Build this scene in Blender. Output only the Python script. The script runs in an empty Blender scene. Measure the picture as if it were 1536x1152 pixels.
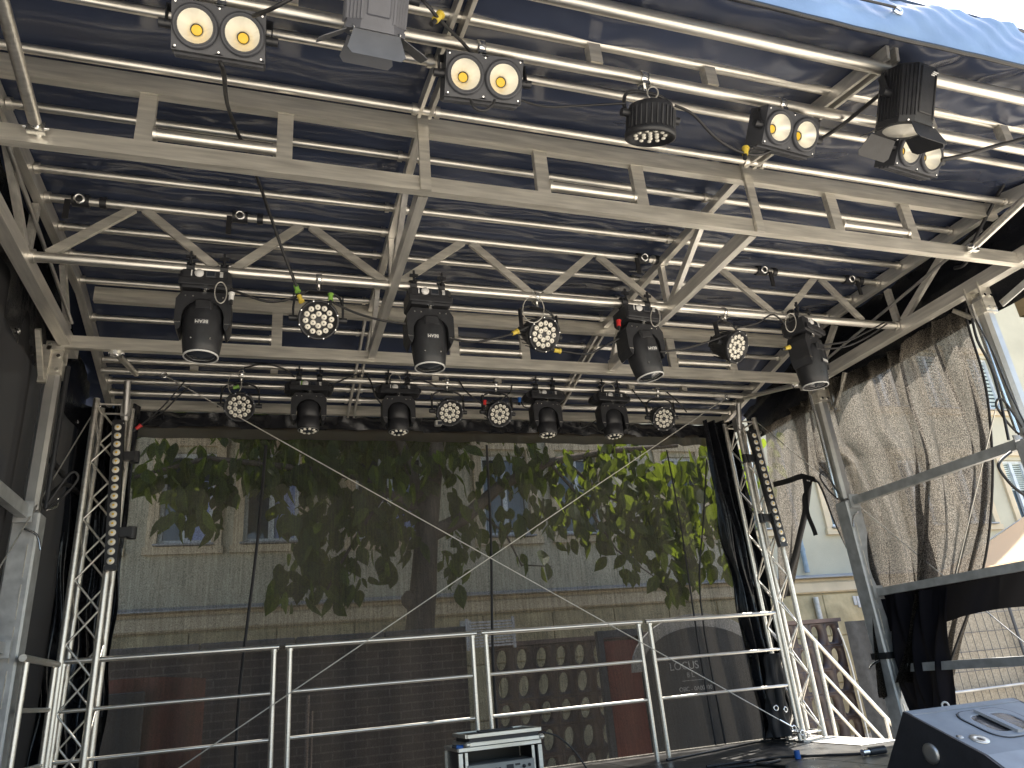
import bpy, math, random
from mathutils import Matrix, Vector
random.seed(7)
C = bpy.context.scene.collection
SC = bpy.context.scene
FPX = 1094.165
YAW, PIT, ROL = math.radians(19.48399485), math.radians(22.12767471), math.radians(5.23525319)
cy, sy, cp, sp, cr, sr = math.cos(YAW), math.sin(YAW), math.cos(PIT), math.sin(PIT), math.cos(ROL), math.sin(ROL)
FW = Vector((sy*cp, cy*cp, sp)); RI = Vector((cy, -sy, 0)); DN = FW.cross(RI)
RI2 = cr*RI + sr*DN; DN2 = -sr*RI + cr*DN
GZ, FZ = -1.615, -0.715            # ground and stage floor, measured from eye height

def at(px, py, ax, val):
    """a pixel of the photograph carried to the real plane axis=val"""
    v = RI2*((px-768)/FPX) + DN2*((py-576)/FPX) + FW
    return v*(val/v[ax])

# ------------------------------------------------------------------ mesh builder
class MB:
    def __init__(s): s.v = []; s.f = []; s.sm = []; s.M = None
    def add(s, vs, fs, smooth=False):
        b = len(s.v)
        for p in vs:
            p = Vector(p)
            s.v.append(s.M @ p if s.M else p)
        for f in fs: s.f.append([i+b for i in f]); s.sm.append(smooth)
        return s
    def box(s, c, d, R=None):
        x, y, z = d[0]/2, d[1]/2, d[2]/2
        vs = [Vector((i*x, j*y, k*z)) for i in (-1,1) for j in (-1,1) for k in (-1,1)]
        if R: vs = [R @ q for q in vs]
        c = Vector(c)
        return s.add([c+q for q in vs], [(0,1,3,2),(4,6,7,5),(0,4,5,1),(2,3,7,6),(0,2,6,4),(1,5,7,3)])
    def rbox(s, c, d, r=0.01):
        """box with chamfered edges"""
        X, Y, Z = d[0]/2, d[1]/2, d[2]/2
        import itertools
        b = bmesh_box(X, Y, Z, min(r, X*.9, Y*.9, Z*.9))
        c = Vector(c)
        return s.add([c+q for q in b[0]], b[1])
    def bar(s, p, q, w, h, up=(0,0,1)):
        p, q = Vector(p), Vector(q); d = (q-p).normalized(); up = Vector(up)
        a = d.cross(up)
        if a.length < 1e-4: a = d.cross(Vector((0,1,0)))
        a.normalize(); u = a.cross(d).normalized()
        vs = [e + a*(i*w/2) + u*(j*h/2) for e in (p,q) for i, j in ((-1,-1),(1,-1),(1,1),(-1,1))]
        return s.add(vs, [(0,1,5,4),(1,2,6,5),(2,3,7,6),(3,0,4,7),(3,2,1,0),(4,5,6,7)])
    def tube(s, p, q, r, n=12, r2=None, cap=True):
        p, q = Vector(p), Vector(q); d = (q-p).normalized()
        a = d.cross(Vector((0,0,1)) if abs(d.z) < .9 else Vector((0,1,0))).normalized(); u = a.cross(d)
        r2 = r if r2 is None else r2
        vs = [p + (a*math.cos(t)+u*math.sin(t))*r for t in [2*math.pi*i/n for i in range(n)]]
        vs += [q + (a*math.cos(t)+u*math.sin(t))*r2 for t in [2*math.pi*i/n for i in range(n)]]
        s.add(vs, [(i, (i+1)%n, n+(i+1)%n, n+i) for i in range(n)], True)
        if cap: s.add(vs, [tuple(range(n))[::-1], tuple(range(n, 2*n))])
        return s
    def path(s, pts, r, n=6, sub=5):
        P = [Vector(p) for p in pts]
        if sub > 1 and len(P) > 2:
            Q = []
            for i in range(len(P)-1):
                a, b, c, d = P[max(i-1,0)], P[i], P[i+1], P[min(i+2,len(P)-1)]
                for k in range(sub):
                    t = k/sub
                    Q.append(.5*((2*b)+(c-a)*t+(2*a-5*b+4*c-d)*t*t+(3*b-a-3*c+d)*t**3))
            Q.append(P[-1]); P = Q
        vs = []; a = None
        for i, p in enumerate(P):
            d = (P[min(i+1,len(P)-1)]-P[max(i-1,0)]).normalized()
            if a is None: a = d.cross(Vector((0,0,1)) if abs(d.z) < .9 else Vector((0,1,0)))
            a = (a - d*a.dot(d)).normalized(); u = a.cross(d)
            vs += [p+(a*math.cos(2*math.pi*k/n)+u*math.sin(2*math.pi*k/n))*r for k in range(n)]
        fs = [(i*n+k, i*n+(k+1)%n, (i+1)*n+(k+1)%n, (i+1)*n+k) for i in range(len(P)-1) for k in range(n)]
        s.add(vs, fs, True)
        return s.add([vs[k] for k in range(n)]+vs[-n:], [tuple(range(n))[::-1], tuple(range(n,2*n))])
    def lathe(s, prof, n=20, c=(0,0,0), ax=(0,0,1), smooth=True):
        """prof: list of (radius, height along ax)"""
        ax = Vector(ax).normalized(); c = Vector(c)
        a = ax.cross(Vector((0,1,0)) if abs(ax.y) < .9 else Vector((1,0,0))).normalized(); u = ax.cross(a)
        vs = [c + ax*h + (a*math.cos(2*math.pi*k/n)+u*math.sin(2*math.pi*k/n))*r for r, h in prof for k in range(n)]
        fs = [(i*n+k, i*n+(k+1)%n, (i+1)*n+(k+1)%n, (i+1)*n+k) for i in range(len(prof)-1) for k in range(n)]
        return s.add(vs, fs, smooth)
    def disc(s, c, ax, r, n=16):
        return s.lathe([(r,0),(1e-4,0)], n, c, ax, False)
    def prism(s, poly, p0, ex, ey, ez, depth):
        """polygon (a,b) in plane ex,ey at p0, extruded along ez"""
        p0, ex, ey, ez = Vector(p0), Vector(ex), Vector(ey), Vector(ez)
        n = len(poly)
        vs = [p0+ex*a+ey*b for a, b in poly] + [p0+ex*a+ey*b+ez*depth for a, b in poly]
        return s.add(vs, [tuple(range(n))[::-1], tuple(range(n,2*n))]+[(i,(i+1)%n,n+(i+1)%n,n+i) for i in range(n)])
    def ring(s, c, ax, R, r, n=20, m=8):
        prof = [(R+r*math.cos(2*math.pi*i/m), r*math.sin(2*math.pi*i/m)) for i in range(m+1)]
        return s.lathe(prof, n, c, ax)
    def grid(s, fn, nu, nv, smooth=True):
        vs = [fn(i/nu, j/nv) for j in range(nv+1) for i in range(nu+1)]
        return s.add(vs, [(j*(nu+1)+i, j*(nu+1)+i+1, (j+1)*(nu+1)+i+1, (j+1)*(nu+1)+i) for j in range(nv) for i in range(nu)], smooth)
    def cut(s):
        if not hasattr(s, 'cuts'): s.cuts = [(0, 0)]
        s.cuts.append((len(s.v), len(s.f))); return s
    def build_each(s, name, mat, parent):
        """every piece between two cuts (or every loose piece when nothing was cut) as an object of its own"""
        grp = {}
        if hasattr(s, 'cuts'):
            cu = [c[1] for c in s.cuts[1:]]
            for k in range(len(s.f)): grp.setdefault(sum(1 for c in cu if k >= c), []).append(k)
        else:
            par = {}
            def fd(a):
                while par[a] != a: par[a] = par[par[a]]; a = par[a]
                return a
            key = [tuple(round(c, 5) for c in p) for p in s.v]
            for k in key: par.setdefault(k, k)
            for f in s.f:
                r = fd(key[f[0]])
                for i in f[1:]: par[fd(key[i])] = r
            for k, f in enumerate(s.f): grp.setdefault(fd(key[f[0]]), []).append(k)
        last = None
        for ks in grp.values():
            o = MB(); ix = {}
            for k in ks:
                for i in s.f[k]:
                    if i not in ix: ix[i] = len(o.v); o.v.append(s.v[i])
                o.f.append([ix[i] for i in s.f[k]]); o.sm.append(s.sm[k])
            last = o.build(name, mat, parent)
        return last
    def build(s, name, mat, parent=None, loc=None):
        """one mesh object; vertices were given in the root's own frame or in world when the root has a place"""
        o = Vector((0,0,0))
        if parent is not None: o = Vector(parent.get('_o', (0,0,0)))
        elif loc is not None: o = Vector(loc)
        me = bpy.data.meshes.new(name)
        me.from_pydata([p-o for p in s.v], [], s.f); 
        me.polygons.foreach_set('use_smooth', s.sm); me.update()
        me.materials.append(mat)
        ob = bpy.data.objects.new(name, me); C.objects.link(ob)
        if parent is not None: ob.parent = parent; ob['_o'] = tuple(o)
        else:
            ob.location = o; ob['_o'] = tuple(o)
        return ob
_bb = {}
def bmesh_box(X, Y, Z, r):
    vs = []; idx = {}
    for sx in (-1,1):
        for s_y in (-1,1):
            for sz in (-1,1):
                for k in range(3):
                    q = [sx*X, s_y*Y, sz*Z]
                    for j in range(3):
                        if j != k: q[j] -= (sx,s_y,sz)[j]*r
                    idx[(sx,s_y,sz,k)] = len(vs); vs.append(Vector(q))
    fs = []
    for k in range(3):
        a, b = [j for j in range(3) if j != k]
        for sg in (-1,1):
            def key(u, v):
                t = [0,0,0]; t[k] = sg; t[a] = u; t[b] = v; return idx[(t[0],t[1],t[2],k)]
            fs.append((key(-1,-1), key(1,-1), key(1,1), key(-1,1)))
        for u in (-1,1):          # edge chamfers along axis k
            for v in (-1,1):
                def kk(w, m):
                    t = [0,0,0]; t[k] = w; t[a] = u; t[b] = v; return idx[(t[0],t[1],t[2],m)]
                fs.append((kk(-1,a), kk(1,a), kk(1,b), kk(-1,b)))
    for sx in (-1,1):
        for s_y in (-1,1):
            for sz in (-1,1): fs.append(tuple(idx[(sx,s_y,sz,k)] for k in range(3)))
    return vs, fs

def tag(o, label=None, cat=None, group=None, kind=None):
    if label: o['label'] = label
    if cat: o['category'] = cat
    if group: o['group'] = group
    if kind: o['kind'] = kind
    return o
def thing(name, label, cat, loc=(0,0,0), group=None):
    o = bpy.data.objects.new(name, None); C.objects.link(o); o.location = loc; o['_o'] = tuple(loc)
    o.empty_display_size = .1
    return tag(o, label, cat, group)
def copy_tree(o, parent=None):
    c = o.copy(); C.objects.link(c)
    if parent is not None: c.parent = parent
    for ch in list(o.children): copy_tree(ch, c)
    return c
def text_mb(mb, txt, size, p0, ex, ey, depth=.002):
    cu = bpy.data.curves.new('t', 'FONT'); cu.body = txt; cu.size = size; cu.extrude = depth/2; cu.align_x = 'CENTER'; cu.align_y = 'CENTER'
    ob = bpy.data.objects.new('t', cu); C.objects.link(ob)
    dg = bpy.context.evaluated_depsgraph_get()
    me = bpy.data.meshes.new_from_object(ob.evaluated_get(dg))
    ex, ey, p0 = Vector(ex), Vector(ey), Vector(p0); ez = ex.cross(ey)
    mb.add([p0+ex*v.co.x+ey*v.co.y+ez*v.co.z for v in me.vertices], [tuple(p.vertices) for p in me.polygons])
    bpy.data.objects.remove(ob); bpy.data.curves.remove(cu); bpy.data.meshes.remove(me)
    return mb

# ------------------------------------------------------------------ materials
def mat(name, col, rough=.5, metal=0, var=.15, scale=6, bump=0, bscale=40, stretch=None, spec=.5, rvar=0):
    m = bpy.data.materials.new(name); m.use_nodes = True
    nt = m.node_tree; N = nt.nodes; L = nt.links; b = N['Principled BSDF']
    b.inputs['Roughness'].default_value = rough; b.inputs['Metallic'].default_value = metal
    b.inputs['Specular IOR Level'].default_value = spec
    tc = N.new('ShaderNodeTexCoord'); mp = N.new('ShaderNodeMapping'); L.new(tc.outputs['Object'], mp.inputs[0])
    if stretch: mp.inputs['Scale'].default_value = stretch
    n = N.new('ShaderNodeTexNoise'); n.inputs['Scale'].default_value = scale; n.inputs['Detail'].default_value = 6; L.new(mp.outputs[0], n.inputs[0])
    cr_ = N.new('ShaderNodeValToRGB'); e = cr_.color_ramp.elements
    e[0].position = .3; e[1].position = .7
    e[0].color = tuple(c*(1-var) for c in col)+(1,); e[1].color = tuple(min(1, c*(1+var)) for c in col)+(1,)
    L.new(n.outputs['Fac'], cr_.inputs[0]); L.new(cr_.outputs[0], b.inputs['Base Color'])
    if rvar:
        mr = N.new('ShaderNodeMapRange'); mr.inputs[3].default_value = max(0, rough-rvar); mr.inputs[4].default_value = min(1, rough+rvar)
        mr.inputs[1].default_value = .3; mr.inputs[2].default_value = .7
        L.new(n.outputs['Fac'], mr.inputs[0]); L.new(mr.outputs[0], b.inputs['Roughness'])
    if bump:
        n2 = N.new('ShaderNodeTexNoise'); n2.inputs['Scale'].default_value = bscale; n2.inputs['Detail'].default_value = 5; L.new(mp.outputs[0], n2.inputs[0])
        bp = N.new('ShaderNodeBump'); bp.inputs['Strength'].default_value = bump; bp.inputs['Distance'].default_value = .02
        L.new(n2.outputs['Fac'], bp.inputs['Height']); L.new(bp.outputs[0], b.inputs['Normal'])
    return m
def mesh_fabric(name, dark, trans, lo, hi, scale=160, thread=(.02,.02,.02), tw=.35, spk=0):
    """woven net: holes let the view through, threads scatter and pass some light"""
    m = bpy.data.materials.new(name); m.use_nodes = True; nt = m.node_tree; N = nt.nodes; L = nt.links
    for x in list(N): N.remove(x)
    out = N.new('ShaderNodeOutputMaterial'); tr = N.new('ShaderNodeBsdfTransparent'); di = N.new('ShaderNodeBsdfDiffuse'); tl = N.new('ShaderNodeBsdfTranslucent')
    mx = N.new('ShaderNodeMixShader'); mm = N.new('ShaderNodeMixShader')
    tc = N.new('ShaderNodeTexCoord')
    n = N.new('ShaderNodeTexNoise'); n.inputs['Scale'].default_value = scale; n.inputs['Detail'].default_value = 2; L.new(tc.outputs['Object'], n.inputs[0])
    mp = N.new('ShaderNodeMapping'); mp.inputs['Scale'].default_value = (60, 60, 3); L.new(tc.outputs['Object'], mp.inputs[0])
    n2 = N.new('ShaderNodeTexNoise'); n2.inputs['Scale'].default_value = 1; n2.inputs['Detail'].default_value = 3; L.new(mp.outputs[0], n2.inputs[0])
    ad = N.new('ShaderNodeMath'); ad.operation = 'MULTIPLY_ADD'; ad.inputs[1].default_value = .5; L.new(n2.outputs['Fac'], ad.inputs[0]); L.new(n.outputs['Fac'], ad.inputs[2])
    mr = N.new('ShaderNodeMapRange'); mr.inputs[1].default_value = .55; mr.inputs[2].default_value = .95; mr.inputs[3].default_value = lo; mr.inputs[4].default_value = hi
    L.new(ad.outputs[0], mr.inputs[0])
    di.inputs[0].default_value = tuple(dark)+(1,); tl.inputs[0].default_value = tuple(trans)+(1,)
    if spk:
        n3 = N.new('ShaderNodeTexNoise'); n3.inputs['Scale'].default_value = 150; n3.inputs['Detail'].default_value = 3; L.new(tc.outputs['Object'], n3.inputs[0])
        r3 = N.new('ShaderNodeValToRGB'); e = r3.color_ramp.elements; e[0].position = .42; e[1].position = .66
        e[0].color = tuple(c*.35 for c in trans)+(1,); e[1].color = tuple(min(1, c*1.9) for c in trans)+(1,)
        L.new(n3.outputs['Fac'], r3.inputs[0]); L.new(r3.outputs[0], tl.inputs[0])
    mm.inputs[0].default_value = tw; L.new(di.outputs[0], mm.inputs[1]); L.new(tl.outputs[0], mm.inputs[2])
    L.new(mr.outputs[0], mx.inputs[0]); L.new(mm.outputs[0], mx.inputs[1]); L.new(tr.outputs[0], mx.inputs[2]); L.new(mx.outputs[0], out.inputs[0])
    return m
ALU = mat('aluminium', (.74,.71,.65), .38, .93, .12, 5, .04, 60, (1,14,14), rvar=.08)
ALUP = mat('aluminium_profile', (.76,.725,.645), .36, .68, .18, 4, .08, 50, (1,10,10), rvar=.08)
ALUY = mat('aluminium_profile_lengthways', (.80,.77,.71), .38, .7, .14, 4, .05, 50, (10,1,10), rvar=.08)
ALUD = mat('aluminium_dull', (.5,.49,.47), .5, 1, .15, 6, .05, 50)
GALV = mat('galvanised_steel', (.50,.51,.51), .5, .55, .2, 14, .06, 30, rvar=.1)
CHROME = mat('bright_steel', (.8,.8,.78), .2, 1, .08, 20)
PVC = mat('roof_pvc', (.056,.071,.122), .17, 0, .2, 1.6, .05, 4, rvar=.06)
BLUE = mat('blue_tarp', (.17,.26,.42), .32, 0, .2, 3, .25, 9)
BLACKP = mat('black_plastic_sheet', (.012,.013,.017), .2, 0, .2, 5, .3, 8)
BLACK = mat('black_powder_coat', (.022,.023,.027), .42, 0, .2, 20, .05, 90)
GREYB = mat('charcoal_paint', (.055,.058,.068), .5, 0, .15, 12, .05, 90)
FRES = mat('grey_lamp_paint', (.085,.09,.11), .45, 0, .12, 12, .04, 80)
RUBBER = mat('cable_rubber', (.018,.018,.02), .5)
CREAM = mat('reflector_cream', (.98,.94,.84), .35, .45, .05, 10)
CHIP = mat('yellow_chip', (.85,.55,.03), .3, 0, .08, 20)
WLENS = mat('led_lens', (.86,.83,.74), .2, 0, .06, 30)
GLASSD = mat('dark_lens_glass', (.03,.035,.045), .06, 0, .2, 6)
WHITE = mat('white_print', (.8,.8,.78), .5, 0, .05, 20)
RIM = mat('white_rim', (.75,.75,.74), .35, 0, .05, 20)
GREEN = mat('green_plug', (.20,.40,.07), .45)
YELL = mat('yellow_plug', (.60,.46,.07), .45)
BLUEP = mat('blue_plug', (.02,.12,.42), .4)
RED = mat('red_plug', (.55,.03,.03), .45)
WIRE = mat('steel_cable', (.62,.60,.55), .42, .6, .15, 60)
WEBB = mat('black_webbing', (.014,.014,.016), .7)
DECK = mat('stage_deck_ply', (.040,.038,.036), .38, 0, .4, 5, .1, 40, rvar=.12)
CASE = mat('flightcase_laminate', (.02,.02,.024), .4)
WEDGE = mat('wedge_paint', (.27,.29,.315), .5, 0, .12, 9, .06, 120)
PANEL = mat('rack_unit_face', (.32,.32,.30), .45, .5)
BARN = mat('barn_door_paint', (.10,.105,.12), .5, 0, .1, 12)

# ------------------------------------------------------------------ setting
PAVE = mat('paving', (.52,.47,.39), .9, 0, .22, 2.5, .3, 25)
mb = MB(); mb.add([(-150,-150,GZ),(150,-150,GZ),(150,150,GZ),(-150,150,GZ)], [(0,1,2,3)])
tag(mb.build('ground', PAVE), kind='structure')

# ------------------------------------------------------------------ stage deck
XL, XR = -1.34, 4.83
dk = thing('stage_deck', 'dark worn plywood stage floor with an added bright plate at its sunlit right edge', 'stage floor', (1.7, 4.3, GZ))
mb = MB()
for i in range(6):
    for j in range(3): mb.rbox((-1.45+.535+i*1.073, 1.95+.79+j*1.59, FZ-.03), (1.069, 1.586, .06), .004)
mb.build('deck_panel', DECK, dk)
MB().rbox((4.80,5.72,FZ+.004), (.40,.62,.006), .002).build('sun_patch_plate', ALUD, dk)  # metal plate added to brighten the sunlit patch of floor
mb = MB()
for y in (1.9, 6.76): mb.bar((-1.47,y,FZ-.075), (5.0,y,FZ-.075), .06, .15)
for x in (-1.5, 5.02): mb.bar((x,1.95,FZ-.075), (x,6.7,FZ-.075), .06, .15)
mb.build('deck_frame', ALUP, dk)
for x in (-1.3, .7, 2.8, 4.8):
    for y in (2.1, 6.5):
        m2 = MB(); m2.tube((x,y,GZ+.01), (x,y,FZ-.16), .03); m2.box((x,y,GZ+.008), (.14,.14,.012)); m2.build('leg', GALV, dk)

# ------------------------------------------------------------------ roof skin and purlins
PROF = [(1.60,2.54),(1.93,2.625),(2.95,2.875),(5.15,2.885),(6.28,2.62),(6.78,2.50)]
PUR = [(2.52,2.715,.045),(2.90,2.775,.045),(3.34,2.83,.045),(3.62,2.835,.045),(3.84,2.835,.045),(4.40,2.835,.045),(4.70,2.825,.045),(5.03,2.82,.045),(5.45,2.75,.045),(6.24,2.575,.05),(6.38,2.525,.055)]
def roofz(y):
    for (a, za), (b, zb) in zip(PROF, PROF[1:]):
        if y <= b: return za+(zb-za)*(y-a)/(b-a)
    return PROF[-1][1]
roof = thing('stage_roof', 'dark navy tarpaulin roof with aluminium purlins over the stage', 'stage roof', (1.75, 4.1, 2.3))
ys = sorted([1.93]+[p[0] for p in PUR]+[4.08, 1.60, 6.78])
def skin(u, v):
    x = -1.55+6.66*u; y = 1.60+5.18*v
    k = max([i for i in range(len(ys)) if ys[i] <= y+1e-6]); a, b = ys[k], ys[min(k+1, len(ys)-1)]
    t = (y-a)/(b-a) if b > a else 0
    sag = .018*math.sin(math.pi*t)*(1 if b-a > .1 else .3)
    sag += .006*math.sin(x*5.1+y*9)+.004*math.sin(x*13+y*4)
    fr = .05*math.exp(-((x-3.6)/1.5)**2)*math.exp(-((y-1.9)/.45)**2)*math.sin(x*17+y*6)
    return (x, y, roofz(y)-sag+.012+fr*.3)
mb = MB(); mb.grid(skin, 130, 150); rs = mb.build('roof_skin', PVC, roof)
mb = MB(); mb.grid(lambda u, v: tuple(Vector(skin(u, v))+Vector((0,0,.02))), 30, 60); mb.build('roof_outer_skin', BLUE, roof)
for y, z, d in PUR:
    mb = MB(); mb.tube((-1.3,y,z), (4.74,y,z), d/2)
    for x in (-1.29, .63, .75, 2.64, 2.76, 4.73): mb.tube((x-.012,y,z), (x+.012,y,z), d/2+.009)
    mb.build('purlin', ALU, roof)
mb = MB(); mb.tube((-1.4,1.93,2.55), (4.85,1.93,2.55), .032, 16)
mb.build('front_eave_pipe', ALU, roof)
mb = MB(); mb.bar((-1.36,6.565,2.487), (4.80,6.565,2.487), .04, .09); mb.build('rear_eave_beam', ALUP, roof)
for x in (-1.33, 4.775):
    mb = MB()
    for (a, za), (b, zb) in zip(PROF[1:], PROF[2:]):
        mb.bar((x,a+.004,za-.065), (x,b-.004,zb-.065), .05, .10)
    mb.build('edge_beam', ALUY, roof)
# front fascia: creased blue tarp hanging over the front edge with an eyeletted hem
def fascia(u, v):
    x = -1.6+6.75*u
    w = .012*math.sin(x*7+v*5)+.010*math.sin(x*17+v*7)+.006*math.sin(x*41-v*12)
    bot = 2.268+.003*math.sin(x*5)+.0015*math.sin(x*23)
    z = 2.555+(bot-2.555)*v
    return (x, 1.585-.03*math.sin(v*2.6)-w*(1-.97*v), z-.03*(1-v)*abs(math.sin(x*9))*.4)
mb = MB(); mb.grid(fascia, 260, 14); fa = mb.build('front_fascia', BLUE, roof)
mb = MB()
mb.path([(-1.6+6.75*i/60, 1.568, 2.268+.003*math.sin((-1.6+6.75*i/60)*5)+.0015*math.sin((-1.6+6.75*i/60)*23)) for i in range(61)], .011, 6, 2)
mb.build('hem', BLACKP, fa)
mb = MB(); mb2 = MB()
for x in (.3, 1.33, 2.36, 4.0):
    mb.ring((x,1.545,2.40), (0,-1,.1), .02, .006, 14, 6)
mb.build_each('eyelet', CHROME, fa)
mb = MB()
for x0, x1 in ((1.36,2.34),(3.15,3.98)):
    mb.path([(x0,1.535,2.40),((x0+x1)/2,1.53,2.385),(x1,1.535,2.40)], .006)
mb.build_each('lacing_cord', RUBBER, fa)
# side valances
for nm, x0, zb in (('side_valance', 5.07, 2.235), ('side_valance', -1.52, 2.2)):
    def val(u, v, x0=x0, zb=zb):
        y = 1.6+4.95*u; t = roofz(y)+.01
        return (x0+.012*math.sin(y*6)*v+(.0 if v > 0 else -.05*(1 if x0 > 0 else -1)), y, t+(zb-t)*v+.006*math.sin(y*9)*v)
    mb = MB(); mb.grid(val, 80, 8); vo = mb.build(nm, BLACKP, roof)
    mb = MB()
    for i in range(9): mb.ring((x0-(.012 if x0 > 0 else -.012), 1.95+i*.55, zb+.045), (1,0,0), .016, .005, 12, 5)
    mb.build_each('eyelet', CHROME, vo)

# ------------------------------------------------------------------ crossbeams, ladder type
PX = (-.62, .0, 1.35, 1.95, 3.33, 3.94)
def crossbeam(y, label, x0, x1, zl, sgn):
    t = thing('crossbeam', label, 'roof beam', (1.7, y, zl), 'ladder crossbeams under the roof')
    MB().bar((x0,y,zl+.045), (x1,y,zl+.045), .045, .09).build('lower_chord', ALUP, t)
    MB().bar((x0+.15,y,zl+.425), (x1-.15,y,zl+.425), .045, .11).build('upper_chord', ALUP, t)
    for x in PX:
        MB().bar((x,y,zl+.092), (x,y,zl+.368), .075, .036, (0,1,0)).build('spacer_plate', ALUP, t)
    for i in (0, 2, 4):
        m = MB(); m.tube((PX[i]+.04,y,zl+.15), (PX[i+1]-.04,y,zl+.15), .027, 14)
        for e in (PX[i]+.045, PX[i+1]-.045): m.tube((e-.008,y,zl+.15), (e+.008,y,zl+.15), .034, 14)
        m.build('hanging_pipe', ALU, t)
    return t
crossbeam(3.02, 'bright aluminium ladder crossbeam nearest the front, with three short pipes', -1.62, 4.93, 2.344, 1)
crossbeam(5.12, 'dull aluminium ladder crossbeam behind the row of large moving heads', -1.38, 4.76, 2.335, -1)

# ------------------------------------------------------------------ longitudinal girders
GL = ['aluminium side girder along the left mesh wall', 'inner roof girder left of centre, crossing above the second large moving head',
      'inner roof girder right of centre, meeting the third large moving head', 'aluminium side girder along the right valance, above the mesh curtain']
for gi, (x, w) in enumerate(((XL-.02,.075), (.69,.05), (2.70,.05), (XR+.02,.085))):
    side = gi in (0, 3)
    t = thing('roof_girder', GL[gi], 'roof girder', (x, 4.08, 2.3), 'girders running front to back')
    y0, y1 = (2.99, 5.32) if side else (3.06, 5.08)
    if gi == 3: y0 = 3.10
    MB().bar((x,y0,2.395), (x,y1,2.395), w, .09).build('lower_chord', ALUY, t)
    if not side:
        MB().bar((x,3.06,2.785), (x,5.08,2.785), .045, .06).build('upper_chord', ALUY, t)
        MB().bar((x,2.985,2.335), (x,2.985,2.84), .055, .02, (0,1,0)).build('end_post', ALUP, t)
        for a in (-.028, .028):
            m = MB(); m.bar((x+a,2.94,2.80), (x+a,1.86,2.575), .018, .07); m.build('front_arm', ALUY, t)
            m = MB(); m.bar((x+a,5.19,2.77), (x+a,6.56,2.44), .018, .06); m.build('rear_arm', ALUY, t)
    xi = x+(.02 if gi == 0 else -.02 if gi == 3 else 0)
    zt = 2.752
    for p, q in (((4.08,2.44),(4.08,zt)), ((4.02,2.44),(3.50,zt)), ((3.12,2.44),(3.44,zt)), ((4.14,2.44),(4.66,zt)), ((5.04,2.44),(4.72,zt))):
        m = MB(); m.bar((xi,p[0],p[1]), (xi,q[0],q[1]), .034, .05, (0,1,0) if p[0] == q[0] else (0,0,1)); m.build('brace', ALUY, t)
    if side:
        m = MB(); m.tube((xi-.03*(1 if gi == 3 else -1),3.15,2.72), (xi-.03*(1 if gi == 3 else -1),5.0,2.47), .012); m.build('tie_rod', ALUD, t)
        # knee frames under both ends
        for yk, s in ((3.42,1),(5.12,-1)):
            m = MB(); xo = x+(.10 if gi == 3 else -.10)
            m.bar((xo,yk-.25*s*-1,2.35), (xo,yk+.02*s,2.10), .03, .03); m.bar((xo,yk,2.35), (xo,yk,2.08), .05, .03, (0,1,0)); m.bar((x,yk,2.33), (xo,yk,2.33), .03, .03)
            m.build('knee_brace', ALUP, t)
    if gi == 3:
        m = MB()
        for a in (-.041, .041):
            m.bar((x+a,2.93,2.40), (x+a,3.10,2.40), .006, .10)
        for b in (-.047, .047): m.bar((x,2.93,2.40+b), (x,3.10,2.40+b), .076, .006)
        m.build('open_end', ALUY, t)

# ------------------------------------------------------------------ centre truss
t = thing('centre_truss', 'pipe truss with zigzag flat braces carrying the large moving heads', 'lighting truss', (1.7, 4.08, 2.4))
m = MB(); m.tube((-1.32,4.08,2.415), (4.80,4.08,2.415), .03, 16)
for x in (-1.31, 4.79): m.tube((x-.012,4.08,2.415), (x+.012,4.08,2.415), .042, 16)
m.build('lower_pipe', ALU, t)
m = MB(); m.tube((-1.3,4.08,2.815), (4.74,4.08,2.815), .025, 14)
for x in (-1.29, .64, .74, 2.65, 2.75, 4.73): m.tube((x-.014,4.08,2.815), (x+.014,4.08,2.815), .034)
m.build('upper_pipe', ALU, t)
bot = [-1.24, -.31, .69, 1.69, 2.65, 3.67, 4.52]; top = [-.81, .15, 1.21, 2.16, 3.19, 4.13]
for i, xt in enumerate(top):
    for xb, s in ((bot[i], 1), (bot[i+1], -1)):
        e = .05 if i or s < 0 else 0
        m = MB(); m.bar((xb+e*s,4.08,2.437), (xt-.03*s,4.08,2.797), .022, .052); m.build('brace', ALUP, t)
CLX = [(120,297),(360,323),(966,388),(1145,405),(1276,418)]
CLN = ['leftmost black pipe clamp with a silver ring on the upper centre pipe', 'black pipe clamp with a hanging strap, above the first large moving head',
       'black pipe clamp with a silver ring, left of the right inner girder', 'black pipe clamp with a silver ring, right of the right inner girder', 'rightmost black pipe clamp on the upper centre pipe, next to the side girder']
for (px, py), lb in zip(CLX, CLN):
    p = at(px, py, 1, 4.05)
    t = thing('pipe_clamp', lb, 'pipe clamp', (p.x, 4.08, 2.815), 'black clamps on the upper centre pipe')
    m = MB(); m.tube((p.x-.045,4.08,2.815), (p.x+.045,4.08,2.815), .038, 12); m.tube((p.x+.10,4.08,2.815), (p.x+.135,4.08,2.815), .036, 12); m.build_each('collar', BLACK, t)
    m = MB(); m.ring((p.x,4.035,2.80), (0,-1,-.35), .024, .008, 16, 6); m.build('ring', CHROME, t)
    m = MB(); m.box((p.x-.06 if px < 1000 else p.x+.06,4.05,2.73), (.03,.012,.13)); m.build('strap', WEBB, t)

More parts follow.
